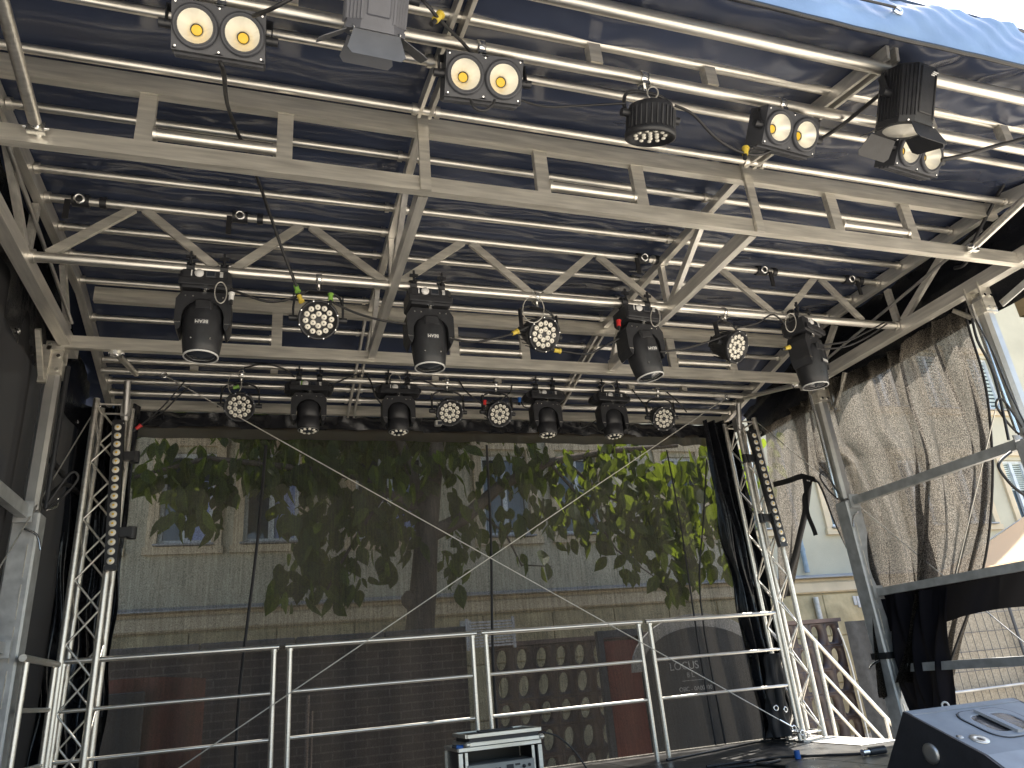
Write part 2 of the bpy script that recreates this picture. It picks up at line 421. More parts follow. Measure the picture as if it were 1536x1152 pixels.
# ------------------------------------------------------------------ twin-pipe lighting bars, front and rear
for y, nm, pxs in ((2.23, 'twin pipe lighting bar at the front edge carrying blinders', (-.65,.0,1.33,1.94,3.3,3.86)), (5.93, 'twin pipe lighting bar at the rear carrying small moving heads', (-.63,-.01,1.37,1.96,3.33,3.92))):
    t = thing('lighting_bar', nm, 'lighting bar', (1.7, y, 2.5), 'twin pipe lighting bars')
    zu = 2.695 if y < 3 else 2.625
    m = MB(); m.tube((-1.3,y,2.53), (4.76,y,2.53), .027, 16); m.build('lower_pipe', ALU, t)
    m = MB(); m.tube((-1.3,y,zu), (4.76,y,zu), .027, 16); m.build('upper_pipe', ALU, t)
    for x in pxs: MB().bar((x,y,2.556), (x,y,zu-.026), .06, .045, (0,1,0)).build('spacer_plate', ALUP, t)

# ------------------------------------------------------------------ roof struts
for lb, p, q, r in (('round tube strut rising from the left of the front crossbeam', (-1.03,2.965,2.40), (-1.03,1.95,2.62), .026), ('round tube strut rising from the right of the front crossbeam', (4.37,2.965,2.40), (4.37,1.95,2.62), .026),
                ('short strut above the left truss tower', (-1.05,5.15,2.33), (-1.05,5.93,2.51), .022), ('short strut above the right truss tower', (4.62,5.15,2.33), (4.62,5.93,2.51), .022)):
    t = thing('roof_strut', lb, 'strut', p, 'struts holding up the roof flaps')
    p, q = Vector(p), Vector(q); d = (q-p).normalized()
    MB().tube(p+d*.03, q, r, 14).build('tube', ALU, t)
    m = MB(); m.tube(p-d*.05, p+d*.05, r*.7); m.box(p+Vector((0,0,0)), (.07,.03,.05)); m.tube(p+Vector((-.05,0,0)), p+Vector((.05,0,0)), .008); m.build('pivot_fork', CHROME, t)

t = thing('valance_stay', 'flat galvanised bar slanting up beside the front right leg to the roof edge', 'stay', (4.96,3.3,2.2))
MB().bar((4.965,3.32,2.22), (4.965,1.95,2.56), .012, .05).build('bar', GALV, t)
m = MB(); m.tube((4.95,3.30,2.225), (4.985,3.30,2.225), .012, 8); m.build('bolt', CHROME, t)

# ------------------------------------------------------------------ telescopic legs
def leg(x, y, label, s):
    t = thing('telescopic_leg', label, 'support leg', (x, y, GZ), 'telescopic roof legs')
    m = MB(); m.rbox((x,y,(GZ+1.22)/2), (.15,.15,1.22-GZ), .012)
    m.box((x,y,GZ+.012), (.3,.3,.02)); o = m.build('outer_tube', GALV, t)
    m = MB()
    for k in range(9): m.box((x-.035*s,y-.0765,-1.0+k*.24), (.006,.004,.20))
    m.build_each('slot', ALUP, o)
    m = MB(); m.rbox((x,y,1.76), (.095,.095,1.08), .022); m.build('inner_tube', ALUD, t)
    m = MB(); m.box((x,y-.055,2.27), (.11,.012,.24)); m.box((x,y+.055,2.27), (.11,.012,.24)); m.box((x,y,2.20), (.12,.10,.10)); h = m.build('head_bracket', ALUP, t)
    m = MB()
    for dz in (2.18, 2.28, 2.36):
        for dx in (-.03, .03): m.tube((x+dx,y-.062,dz), (x+dx,y-.072,dz), .013, 6)
    m.build_each('bolt', CHROME, h)
    m = MB(); m.tube((x-.075*s,y+.02,1.26), (x-.075*s,y+.02,2.24), .016, 10); m.build('lift_rod', BLACK if s < 0 else CHROME, t)
    m = MB(); m.path([(x-.02*s,y-.078,1.10),(x-.02*s,y-.12,1.10),(x-.09*s,y-.13,1.06),(x-.12*s,y-.13,.97)], .008, 6, 3); m.build('locking_pin', CHROME, t)
    m = MB(); m.path([(x-.07*s,y+.02,1.25),(x-.16*s,y,1.32),(x-.24*s,y-.02,1.44),(x-.2*s,y-.05,1.47),(x-.1*s,y-.04,1.28)], .008, 6, 4); m.build('hose', RUBBER, t)
leg(4.85, 5.15, 'grey telescopic leg at the rear right, in front of the mesh curtain', 1)
leg(-1.42, 5.19, 'grey telescopic leg at the rear left, beside the left mesh wall', -1)
leg(4.85, 3.38, 'pale round topped telescopic leg at the front right, at the edge of the photo', 1)
leg(-1.42, 3.38, 'telescopic leg at the front left, nearest the left mesh wall', -1)
# horizontal side rails between legs
for x, z, lb, mt, h in ((4.85,1.205,'upper galvanised side rail on the right, crossing the bright mesh curtain', GALV, .07), (4.85,.43,'middle side rail on the right with black cloth hung over it', GALV, .06), (4.85,-.16,'lowest side rail on the right, in front of the grey fence', GALV, .06),
                (-1.42,1.205,'upper side rail on the left, meeting the rear leg', GALV, .08), (-1.42,.42,'lower side rail on the left, meeting the rear leg', GALV, .06)):
    t = thing('side_rail', lb, 'rail', (x, 4.3, z), 'side rails between the legs')
    MB().bar((x,3.465,z), (x,5.045,z), .05, h).build('rail', mt, t)
    m = MB(); m.box((x,5.06,z), (.10,.012,h+.05)); m.box((x,3.46,z), (.10,.008,h+.05)); m.build_each('end_plate', GALV, t)

# ------------------------------------------------------------------ truss towers
def tower(x, y, label, s):
    t = thing('truss_tower', label, 'truss tower', (x, y, FZ), 'lattice towers at the rear corners')
    h = .111
    for a in (-h, h):
        for b in (-h, h):
            MB().tube((x+a,y+b,FZ+.02), (x+a,y+b,2.375), .0245, 14).build('chord', ALU, t)
    m = MB(); n = 13; dz = (2.30-(FZ+.10))/n
    for k in range(n):
        z0, z1 = FZ+.10+k*dz, FZ+.10+(k+1)*dz
        f = 1 if k % 2 else -1
        for (ax_, c) in ((0,-h),(0,h),(1,-h),(1,h)):
            g = f if c < 0 else -f
            if ax_ == 0: m.tube((x-h*g*.82,y+c,z0), (x+h*g*.82,y+c,z1), .008, 8)
            else: m.tube((x+c,y-h*g*.82,z0), (x+c,y+h*g*.82,z1), .008, 8)
    m.build('lacing', ALU, t)
    m = MB()
    for z in (FZ+.07, 2.33):
        for c in (-h, h):
            m.tube((x-h,y+c,z), (x+h,y+c,z), .009); m.tube((x+c,y-h,z), (x+c,y+h,z), .009)
    m.build('end_frame', ALU, t)
    m = MB(); m.box((x,y,FZ+.008), (.34,.34,.014)); m.build('base_plate', ALUD, t)
    m = MB(); xs = x-h*s; m.tube((xs,y-h,2.20), (xs,y-.2,2.50), .026, 14); m.bar((xs,y-h,2.36), (xs,y-h,2.22), .07, .07, (0,1,0)); m.build('head_post', ALUD, t)
    return t
tower(-1.24, 6.26, 'aluminium lattice tower at the rear left beside an upright LED strip', -1)
tower(4.75, 6.26, 'aluminium lattice tower at the rear right beside an upright LED strip', 1)
def ledbar(p, q, label, s):
    p, q = Vector(p), Vector(q); d = (q-p).normalized()
    t = thing('led_strip_light', label, 'led strip', p, 'upright LED strips on the towers')
    a = Vector((1,0,0)); a = (a-d*a.dot(d)).normalized(); nrm = a.cross(d); 
    if nrm.y > 0: nrm = -nrm
    MB().bar(p-d*.03, q+d*.03, .085, .055, nrm).build('housing', BLACK, t)
    n = 16
    for k in range(n):
        c = p+d*((k+.5)/n*(q-p).length)+nrm*.028
        m = MB(); m.lathe([(.001,.011),(.014,.009),(.0262,.004),(.0262,0)], 16, c, nrm); l = m.build('lens', WLENS, t)
        m = MB(); m.disc(c+nrm*.0115, nrm, .009, 8); m.build('chip', CHIP, l)
    m = MB()
    for f in (.0, 1):
        for sd in (-.038, .038): m.tube(p+d*(f*(q-p).length+(.005 if f == 0 else -.005))+a*sd+nrm*.03, p+d*(f*(q-p).length)+a*sd+nrm*.033, .005, 6)
    m.build_each('screw', CHROME, t)
    for f in (.23, .77):
        c = p+d*f*(q-p).length
        m = MB(); m.box(c+Vector((-.075*s,.03,0)), (.10,.05,.07)); m.tube(c+Vector((-.12*s,.05,-.045)), c+Vector((-.12*s,.05,.045)), .034, 10); m.build('bracket', BLACK, t)
ledbar((-1.09,6.07,1.03), (-1.16,6.09,2.14), 'upright black LED strip on the left lattice tower', -1)
ledbar((4.80,6.07,1.03), (4.745,6.09,2.18), 'upright black LED strip on the right lattice tower', 1)

# ------------------------------------------------------------------ handrails
def rail_panel(x0, x1, y, label, c=True):
    t = thing('handrail_panel', label, 'handrail', ((x0+x1)/2, y, FZ), 'tube handrail panels along the rear edge')
    for x in (x0, x1):
        m = MB(); m.tube((x,y,FZ), (x,y,.37), .019, 12); m.build('post', ALU, t)
    m = MB(); m.tube((x0-.035,y,.395), (x1+.035,y,.395), .019, 12)
    for x in (x0, x1): m.tube((x,y,.362), (x,y,.38), .024, 12)
    m.build('top_rail', ALU, t)
    for z in (.072, -.242): MB().tube((x0+.018,y,z), (x1-.018,y,z), .0135, 10).build('rail', ALU, t)
rail_panel(-1.33, .075, 6.16, 'handrail panel at the far left, next to the left lattice tower')
rail_panel(.19, 1.63, 6.16, 'handrail panel second from left, left of the rack case')
rail_panel(1.745, 3.16, 6.16, 'handrail panel third from left, behind the rack case')
rail_panel(3.27, 4.60, 6.16, 'handrail panel at the far right, in front of the arched sign')
t = thing('side_handrail', 'short tube handrail by the left wall between the leg and the lattice tower', 'handrail', (-1.3, 5.45, FZ))
for y in (5.13, 5.80): MB().tube((-1.3,y,FZ), (-1.3,y,.34), .019, 12).build('post', ALU, t)
MB().tube((-1.3,5.05,.36), (-1.3,5.86,.36), .021, 12).build('top_rail', ALU, t)
for z in (.085, -.235): MB().tube((-1.3,5.15,z), (-1.3,5.78,z), .014, 10).build('rail', ALU, t)
t = thing('stair_handrail', 'sloping handrail of the stage stairs beside the right lattice tower', 'handrail', (5.6, 6.5, GZ))
for dz in (.0, -.30, -.58):
    x0 = 5.15 if dz == 0 else 5.27
    MB().tube((x0,6.5,.27+dz-(x0-5.15)*1.2), (6.15,6.5,.27+dz-1.2), .02 if dz == 0 else .016, 10).build('rail', ALU, t)
for x in (5.27, 5.90): MB().tube((x,6.5,GZ), (x,6.5,.27-(x-5.15)*1.2), .02, 10).build('post', ALU, t)
t = thing('stage_stairs', 'dark stairs going down from the rear right of the stage', 'stairs', (5.6, 6.85, GZ))
for k in range(4):
    m = MB(); m.box((5.2+k*.22,6.9,FZ-.10-k*.2), (.26,.7,.04)); m.build('tread', DECK, t)
m = MB()
for y in (6.56, 7.24): m.bar((5.1,y,FZ-.12), (6.0,y,FZ-.90), .03, .12)
m.build('stringer', ALUD, t)
# ------------------------------------------------------------------ fabrics
NET_BACK = mesh_fabric('backdrop_net', (.048,.046,.043), (.045,.041,.036), .14, .46, 150, tw=.35)
NET_HEM = mesh_fabric('backdrop_net_double', (.020,.019,.019), (.26,.22,.18), .0, .04, 130, tw=.4)
NET_LEFT = mesh_fabric('left_net', (.050,.050,.053), (.05,.045,.04), .0, .02, 90, tw=.2)
NET_CURT = mesh_fabric('curtain_net', (.035,.033,.031), (.122,.110,.095), .0, .22, 140, tw=.72, spk=1)
CLOTH = mesh_fabric('black_cloth_net', (.012,.012,.016), (.03,.028,.026), .0, .0, 120, tw=.1)

bd = thing('backdrop', 'see-through black mesh backdrop across the rear of the stage', 'backdrop', (1.7, 6.55, FZ))
def bk(u, v, z0, z1, dy=0):
    x = -1.5+6.1*u; z = z0+(z1-z0)*v
    if True: x -= max(0, u-.9)*10*.10*(1-(z+.7)/3)
    f = .012*math.sin(x*8+z)+.01*math.sin(x*19)
    f += .05*math.exp(-((x-4.25)/.35)**2)*math.sin(x*22+z*1.2)
    return (x, 6.52+.08*(z+.7)/3+f+dy, z)
mb = MB(); mb.grid(lambda u, v: bk(u, v, FZ+.01, 2.205), 150, 24); net = mb.build('net_panel', NET_BACK, bd)
mb = MB(); mb.grid(lambda u, v: bk(u, v, 2.2, 2.31, -.012), 120, 3); mb.build('top_hem', NET_HEM, bd)
def band(u, v):
    x = -1.4+6.1*u
    return (x, 6.60+.012*math.sin(x*11+v*3)+.008*math.sin(x*37)*v, 2.295+.15*v)
mb = MB(); mb.grid(band, 160, 6); mb.build('top_band', BLACKP, bd)
for px, py, qx, qy in ((399,668,362,990),(730,668,737,955),(1000,675,1040,920),(1060,690,1045,870)):
    p = at(px,py,1,6.50); q = at(qx,qy,1,6.47)
    m = MB(); m.path([p, (p+q)/2+Vector((.02,0,0)), q+Vector((0,0,-.2)), Vector((q.x,6.47,FZ+.03))], .009 if px > 900 else .012, 6, 4); m.build('seam', WEBB, net)
# gathered black plastic hanging beside the backdrop, both ends
def gather(x0, x1, label):
    def g(u, v):
        z = FZ+.02+(2.42-FZ)*v; x = x0+(x1-x0)*u
        a = .5+.5*math.sin(z*3.1+x0)
        return (x+.02*math.sin(z*9+u*7)*(1-v), 6.46+.05*math.sin(u*22+z*1.4)+.025*math.sin(u*51+z*6)*a+.03*math.sin(z*7+u*9)*(1-v), z)
    m = MB(); m.grid(g, 90, 70); o = m.build('plastic_drape', BLACKP, None, (x0, 6.46, FZ))
    tag(o, label, 'drape', 'black plastic drapes beside the backdrop')
gather(4.43, 4.80, 'glossy black plastic drape gathered behind the right lattice tower')
gather(-1.56, -1.08, 'glossy black plastic drape gathered behind the left lattice tower')
# torn-down bundle with eyelets at the foot of the right tower
def bund(u, v):
    z = -.66+.70*v; a = u*2*math.pi; r = (.11*(1-v)**.6*(.65+.25*math.sin(a*5+z*9)+.2*math.sin(a*3-z*17))+.025)
    r += .05*v*v
    return (4.47+.10*v+r*math.cos(a), 6.27+.7*r*math.sin(a), z)
m = MB(); m.grid(bund, 60, 30); o = tag(m.build('cloth_bundle', WEBB, None, (4.5,6.12,-.62)), 'crumpled black sheet end with eyelets tied at the foot of the right lattice tower', 'cloth')
m = MB(); m.ring((4.42,6.17,-.42), (-.3,-1,0), .02, .006, 12, 5); m.ring((4.52,6.17,-.44), (.2,-1,0), .02, .006, 12, 5); m.build_each('eyelet', CHROME, o)

# left mesh wall
def lw(y0, y1):
    def f(u, v):
        y = y0+(y1-y0)*u; z = -1.1+(2.46+1.1)*v
        return (-1.53-(.03 if y0 > 4 else 0)+.02*math.sin(y*5)+.014*math.sin(y*13+z*.7)+.02*math.sin(z*1.7+y), y, z)
    return f
m = MB(); m.grid(lw(1.5,5.10), 90, 16); tag(m.build('side_curtain', NET_LEFT, None, (-1.53,3.3,-1.1)), 'black mesh curtain along the left side, in front of the rear leg', 'curtain', 'left side curtains')
m = MB(); m.grid(lw(5.06,6.85), 60, 16); tag(m.build('side_curtain', NET_LEFT, None, (-1.53,5.8,-1.1)), 'black mesh curtain on the left between the rear leg and the lattice tower', 'curtain', 'left side curtains')
t = thing('tie_strap', 'black strap tied to the left curtain beside the rear leg', 'strap', (-1.45, 5.4, 1.3))
m = MB(); m.path([at(76,690,0,-1.46), at(88,704,0,-1.46), at(96,714,0,-1.46)], .022, 6, 3); m.build('strap', WEBB, t)
m = MB(); m.path([at(62,756,0,-1.44), at(84,735,0,-1.44), at(100,727,0,-1.44), at(118,740,0,-1.46)], .018, 6, 4); m.build('hose_loop', WEBB, t)
m = MB(); m.path([at(64,757,0,-1.42), at(80,742,0,-1.42)], .012); m.path([at(70,764,0,-1.42), at(84,760,0,-1.42), at(87,748,0,-1.42)], .010, 6, 3); m.build('fitting', CHROME, t)

# right mesh curtain, blown and tied
CX = 4.98
Lx = [(1182,612),(1187,636),(1203,714),(1219,726),(1234,760),(1250,795),(1277,856),(1296,905),(1312,960),(1330,1010),(1345,1045)]
Rx = [(1449,462),(1447,490),(1462,540),(1474,590),(1482,640),(1481,700),(1471,780),(1455,850),(1436,905),(1420,955),(1408,1010)]
LW = [at(x,y,0,CX) for x, y in Lx]; RW = [at(x,y,0,CX) for x, y in Rx]
def lerp(L, t):
    t *= len(L)-1; i = min(int(t), len(L)-2); return L[i].lerp(L[i+1], t-i)
def curt(u, v):
    a, b = lerp(LW, v), lerp(RW, v); p = a.lerp(b, u)
    s = math.sin(math.pi*min(1, v*1.02))
    amp = .05+.07*v
    f = amp*(math.sin(u*13+v*2.5+.6*math.sin(v*5))+.5*math.sin(u*31-v*3+math.sin(v*7))+.28*math.sin(u*67+v*5)) + .10*s*math.sin(u*math.pi)
    for u0, wd, am in ((.07,.012,.09),(.16,.010,.07),(.25,.014,.11),(.33,.009,.07),(.45,.012,.06),(.63,.016,.13),(.69,.009,.06),(.90,.018,.14),(.95,.010,.08)):
        f -= am*1.35*(.35+.65*v)*math.exp(-((u-u0-.015*math.sin(v*5+u0*20))/wd)**2)
    p = p+Vector((f, 0, -.03*math.sin(u*9)*v*v)); return p
m = MB(); m.grid(curt, 300, 80); cu = tag(m.build('mesh_curtain', NET_CURT, None, (CX, 4.7, -.4)), 'sunlit brown-black mesh curtain billowing along the right side', 'curtain')
m = MB()
for j in (0,):
    m.path([curt(.19+.05*math.sin(k), k/9) for k in range(10)], .007, 6, 3)
m.build('cord', WEBB, cu)
m = MB(); m.path([curt(1, k/14) for k in range(15)], .010, 6, 2); m.path([curt(0, k/14) for k in range(3,15)], .010, 6, 2); m.build('edge_hem', WEBB, cu)
Ls = [at(x,y,0,5.0) for x, y in [(1148,640),(1150,690),(1154,745),(1160,800),(1166,850),(1172,890)]]
Rs = [at(x,y,0,5.0) for x, y in [(1206,610),(1210,680),(1212,722),(1208,770),(1197,830),(1180,895)]]
def cs(u, v):
    p = lerp(Ls, v).lerp(lerp(Rs, v), u); return p+Vector((.04*math.sin(u*14+v*3)*(.3+v)+.05*math.sin(math.pi*u)*v,0,0))
m = MB(); m.grid(cs, 50, 40); o = tag(m.build('mesh_curtain', NET_CURT, None, (5.0, 6.2, .5)), 'narrow gathered strip of mesh curtain behind the right LED strip', 'curtain')
m = MB(); m.path([cs(1, k/10) for k in range(4, 11)], .03, 6, 2); m.build('edge_hem', WEBB, o)
t = thing('tie_ribbon', 'black ribbon tying back the mesh curtain beside the right tower, with hanging ends', 'ribbon', tuple(at(1210,720,0,4.95)))
def rib(pts, w, nm):
    P = [at(x,y,0,4.93+dx) for x, y, dx in pts]
    m = MB(); n = 24
    def f(u, v):
        c = lerp(P, u); return c+Vector((.012*math.sin(u*8), 0, w*(v-.5)))
    if nm == 'tail':
        def f(u, v): c = lerp(P, u); return c+Vector((.012*math.sin(u*8), w*(v-.5), 0))
    m.grid(f, n, 2); m.build(nm, WEBB, t)
rib([(1160,727,-.05),(1185,720,0),(1205,714,0.02),(1222,720,0)], .055, 'band')
rib([(1206,716,-.01),(1208,745,-.02),(1214,775,-.02),(1222,803,-.02)], .06, 'tail')
rib([(1218,716,-.01),(1208,740,-.03),(1204,765,-.03)], .05, 'tail')
# black cloth over the middle side rail, with the gathered end hanging down
def dr(u, v):
    p = at(1318,893,0,4.91).lerp(at(1560,836,0,4.91), u); z0 = p.z-.02
    drop = (.27+.02*math.sin(u*7))*v
    return Vector((4.885+.012*math.sin(u*25+v*4), p.y, z0-drop))
m = MB(); m.grid(dr, 60, 10); tag(m.build('black_cloth', CLOTH, None, (4.9, 4.4, .1)), 'black cloth draped over the middle side rail on the right', 'cloth', 'black cloths on the right side')
La = [at(x,y,0,4.88) for x, y in [(1322,893),(1332,935),(1340,980),(1352,1020),(1372,1060),(1385,1085)]]
Ra = [at(x,y,0,4.88) for x, y in [(1432,880),(1430,925),(1428,965),(1430,1010),(1432,1055),(1436,1085)]]
def ga(u, v):
    p = lerp(La, v).lerp(lerp(Ra, v), u)
    return p+Vector((-.02+.035*math.sin(u*17+v*5)+.02*math.sin(u*37-v*3)-.06*v*math.sin(math.pi*u), 0, 0))
m = MB(); m.grid(ga, 80, 50); o = tag(m.build('black_cloth', CLOTH, None, (4.88, 4.8, -.5)), 'twisted hanging end of the black cloth with an eyelet, above the wedge', 'cloth', 'black cloths on the right side')
m = MB(); m.ring(at(1418,1058,0,4.80), (-.6,-.8,0), .022, .007, 14, 6); m.build('eyelet', RIM, o)
t = thing('tie_strap', 'black strap wrapped round the rear right leg above the floor', 'strap', tuple(at(1330,990,0,4.78)))
m = MB(); m.box((4.85,5.15,-.06), (.17,.17,.05)); m.build('strap', WEBB, t)
m = MB(); m.path([at(1318,991,1,5.04), at(1308,997,1,5.02), at(1304,1003,1,5.0)], .008, 6, 3); m.build('hook', CHROME, t)

# ------------------------------------------------------------------ bracing cables
def cable_brace(p, q, label, r=.0045):
    p, q = Vector(p), Vector(q); d = (q-p).normalized(); L = (q-p).length
    t = thing('bracing_cable', label, 'bracing cable', q if q.z < p.z else p, 'steel bracing cables')
    MB().tube(p+d*.12, q-d*.30, r, 8).build('wire', WIRE, t)
    m = MB(); m.tube(q-d*.30, q-d*.16, .009, 8)
    for k in range(4):
        c = q-d*(.14-.045*k); m.ring(c, (1,0,0) if k % 2 else (0,1,0), .020, .0055, 12, 5)
    m.cut(); m.ring(p+d*.005, (0,1,0), .022, .006, 12, 5); m.tube(p, p+d*.13, .008, 8)
    m.build_each('turnbuckle', CHROME, t)
cable_brace((-.85,5.90,2.50), (4.62,6.08,-.66), 'diagonal steel cable falling from upper left to the foot of the right tower')
cable_brace((4.40,5.90,2.50), (-1.05,6.08,-.66), 'diagonal steel cable falling from upper right to the foot of the left tower')
cable_brace((4.93,6.25,2.40), (4.93,3.45,-.62), 'diagonal steel cable on the right side running down towards the front')
cable_brace((4.93,3.44,1.75), (4.93,5.06,-.55), 'diagonal steel cable on the right side running down to the rear leg')
cable_brace((-1.38,6.35,2.40), (-1.38,3.45,-.35), 'diagonal steel cable along the left mesh wall')

# ------------------------------------------------------------------ lamps
def coupler(m, z=0, r=.034, w=.035):
    m.lathe([(r-.004,-w/2),(r,-w/2),(r,w/2),(r-.004,w/2)], 14, (0,0,z), (1,0,0))
    m.box((0,0,z-r-.008), (w,.05,.018)); m.tube((0,-.0,z-r-.01), (0,0,z-r-.055), .009, 8); m.tube((-.0,.05,z-.02), (.0,.05,z+.03), .006, 6); m.box((0,.05,z+.035), (.05,.008,.02))
def make_par(small=False):
    t = thing('par_can', 'x', 'stage light', (0,0,0), 'round LED par lamps')
    m = MB(); coupler(m); m.build('coupler', CHROME, t)
    m = MB()
    for s in (-1, 1):
        m.path([(.0,0,-.088),(s*.07,0,-.09),(s*.125,0,-.12),(s*.146,0,-.19),(s*.146,0,-.275)], .008, 6, 3); m.box((s*.146,0,-.2), (.008,.036,.16))
        m.tube((s*.120,0,-.28), (s*.172,0,-.28), .018, 10)
    m.box((0,0,-.092), (.12,.036,.008)); m.build('yoke', BLACK, t)
    T = Matrix.Translation((0,0,-.28)) @ Matrix.Rotation(math.radians(31), 4, 'X')
    # local axis -Y is the beam
    m = MB(); m.M = T
    m.lathe([(.001,.13),(.075,.13),(.085,.10),(.105,.02),(.116,-.03),(.122,-.04),(.122,-.062),(.108,-.065),(.106,-.052),(.001,-.050)], 28, (0,0,0), (0,1,0))
    for k in range(20):
        a = 2*math.pi*k/20; m.box((math.cos(a)*.104,.05,math.sin(a)*.104), (.006,.10,.006))
    m.box((0,.142,0), (.11,.03,.08)); hs = m.build('housing', BLACK, t)
    pts = [(.036*math.cos(a), .036*math.sin(a)) for a in [math.pi/6+k*math.pi/3 for k in range(6)]]+[(.076*math.cos(a), .076*math.sin(a)) for a in [k*math.pi/6+.1 for k in range(12)]]
    for x, z in pts:
        m = MB(); m.M = T; m.lathe([(.0175,-.0505),(.017,-.056),(.011,-.060),(.001,-.061)], 10, (x,0,z), (0,1,0)); l = m.build('lens', WLENS, t)
        m = MB(); m.M = T; m.lathe([(.0045,-.0615),(.001,-.0618)], 6, (x,0,z), (0,1,0), False); m.build('chip', GREYB, l)
    m = MB(); m.M = T
    for k in range(8):
        a = k*math.pi/4+.3; m.tube((math.cos(a)*.115,-.066,math.sin(a)*.115), (math.cos(a)*.115,-.064,math.sin(a)*.115), .004, 6)
    m.build_each('screw', CHROME, hs)
    return t
def place(proto, used, x, y, z, rz, label, ry=0, rx=0, group=None):
    o = proto if not used else copy_tree(proto)
    o.location = (x, y, z); o.rotation_euler = (rx, ry, rz); o['label'] = label
    if group: o['group'] = group
    return o
par = make_par()
PARS = [(.235,4.08,2.415,.0,'par lamp with green and yellow plugs, between the first two large moving heads'),
        (1.675,4.08,2.415,.25,'par lamp with a yellow plug, between the second and third large moving heads'),
        (3.165,4.08,2.415,.38,'par lamp between the third and fourth large moving heads'),
        (-.265,5.93,2.545,.0,'par lamp at the left end of the rear lighting bar'),
        (1.475,5.93,2.545,.05,'left of the two par lamps side by side at the middle of the rear bar'),
        (1.935,5.93,2.545,.12,'right of the two par lamps side by side at the middle of the rear bar'),
        (3.615,5.93,2.545,-.08,'par lamp at the right end of the rear lighting bar')]
# copies before the first is moved keep their own place
objs = [par]+[copy_tree(par) for _ in PARS[1:]]
for o, (x, y, z, rz, lb) in zip(objs, PARS):
    o.location = (x, y, z); o.rotation_euler.z = rz; o['label'] = lb

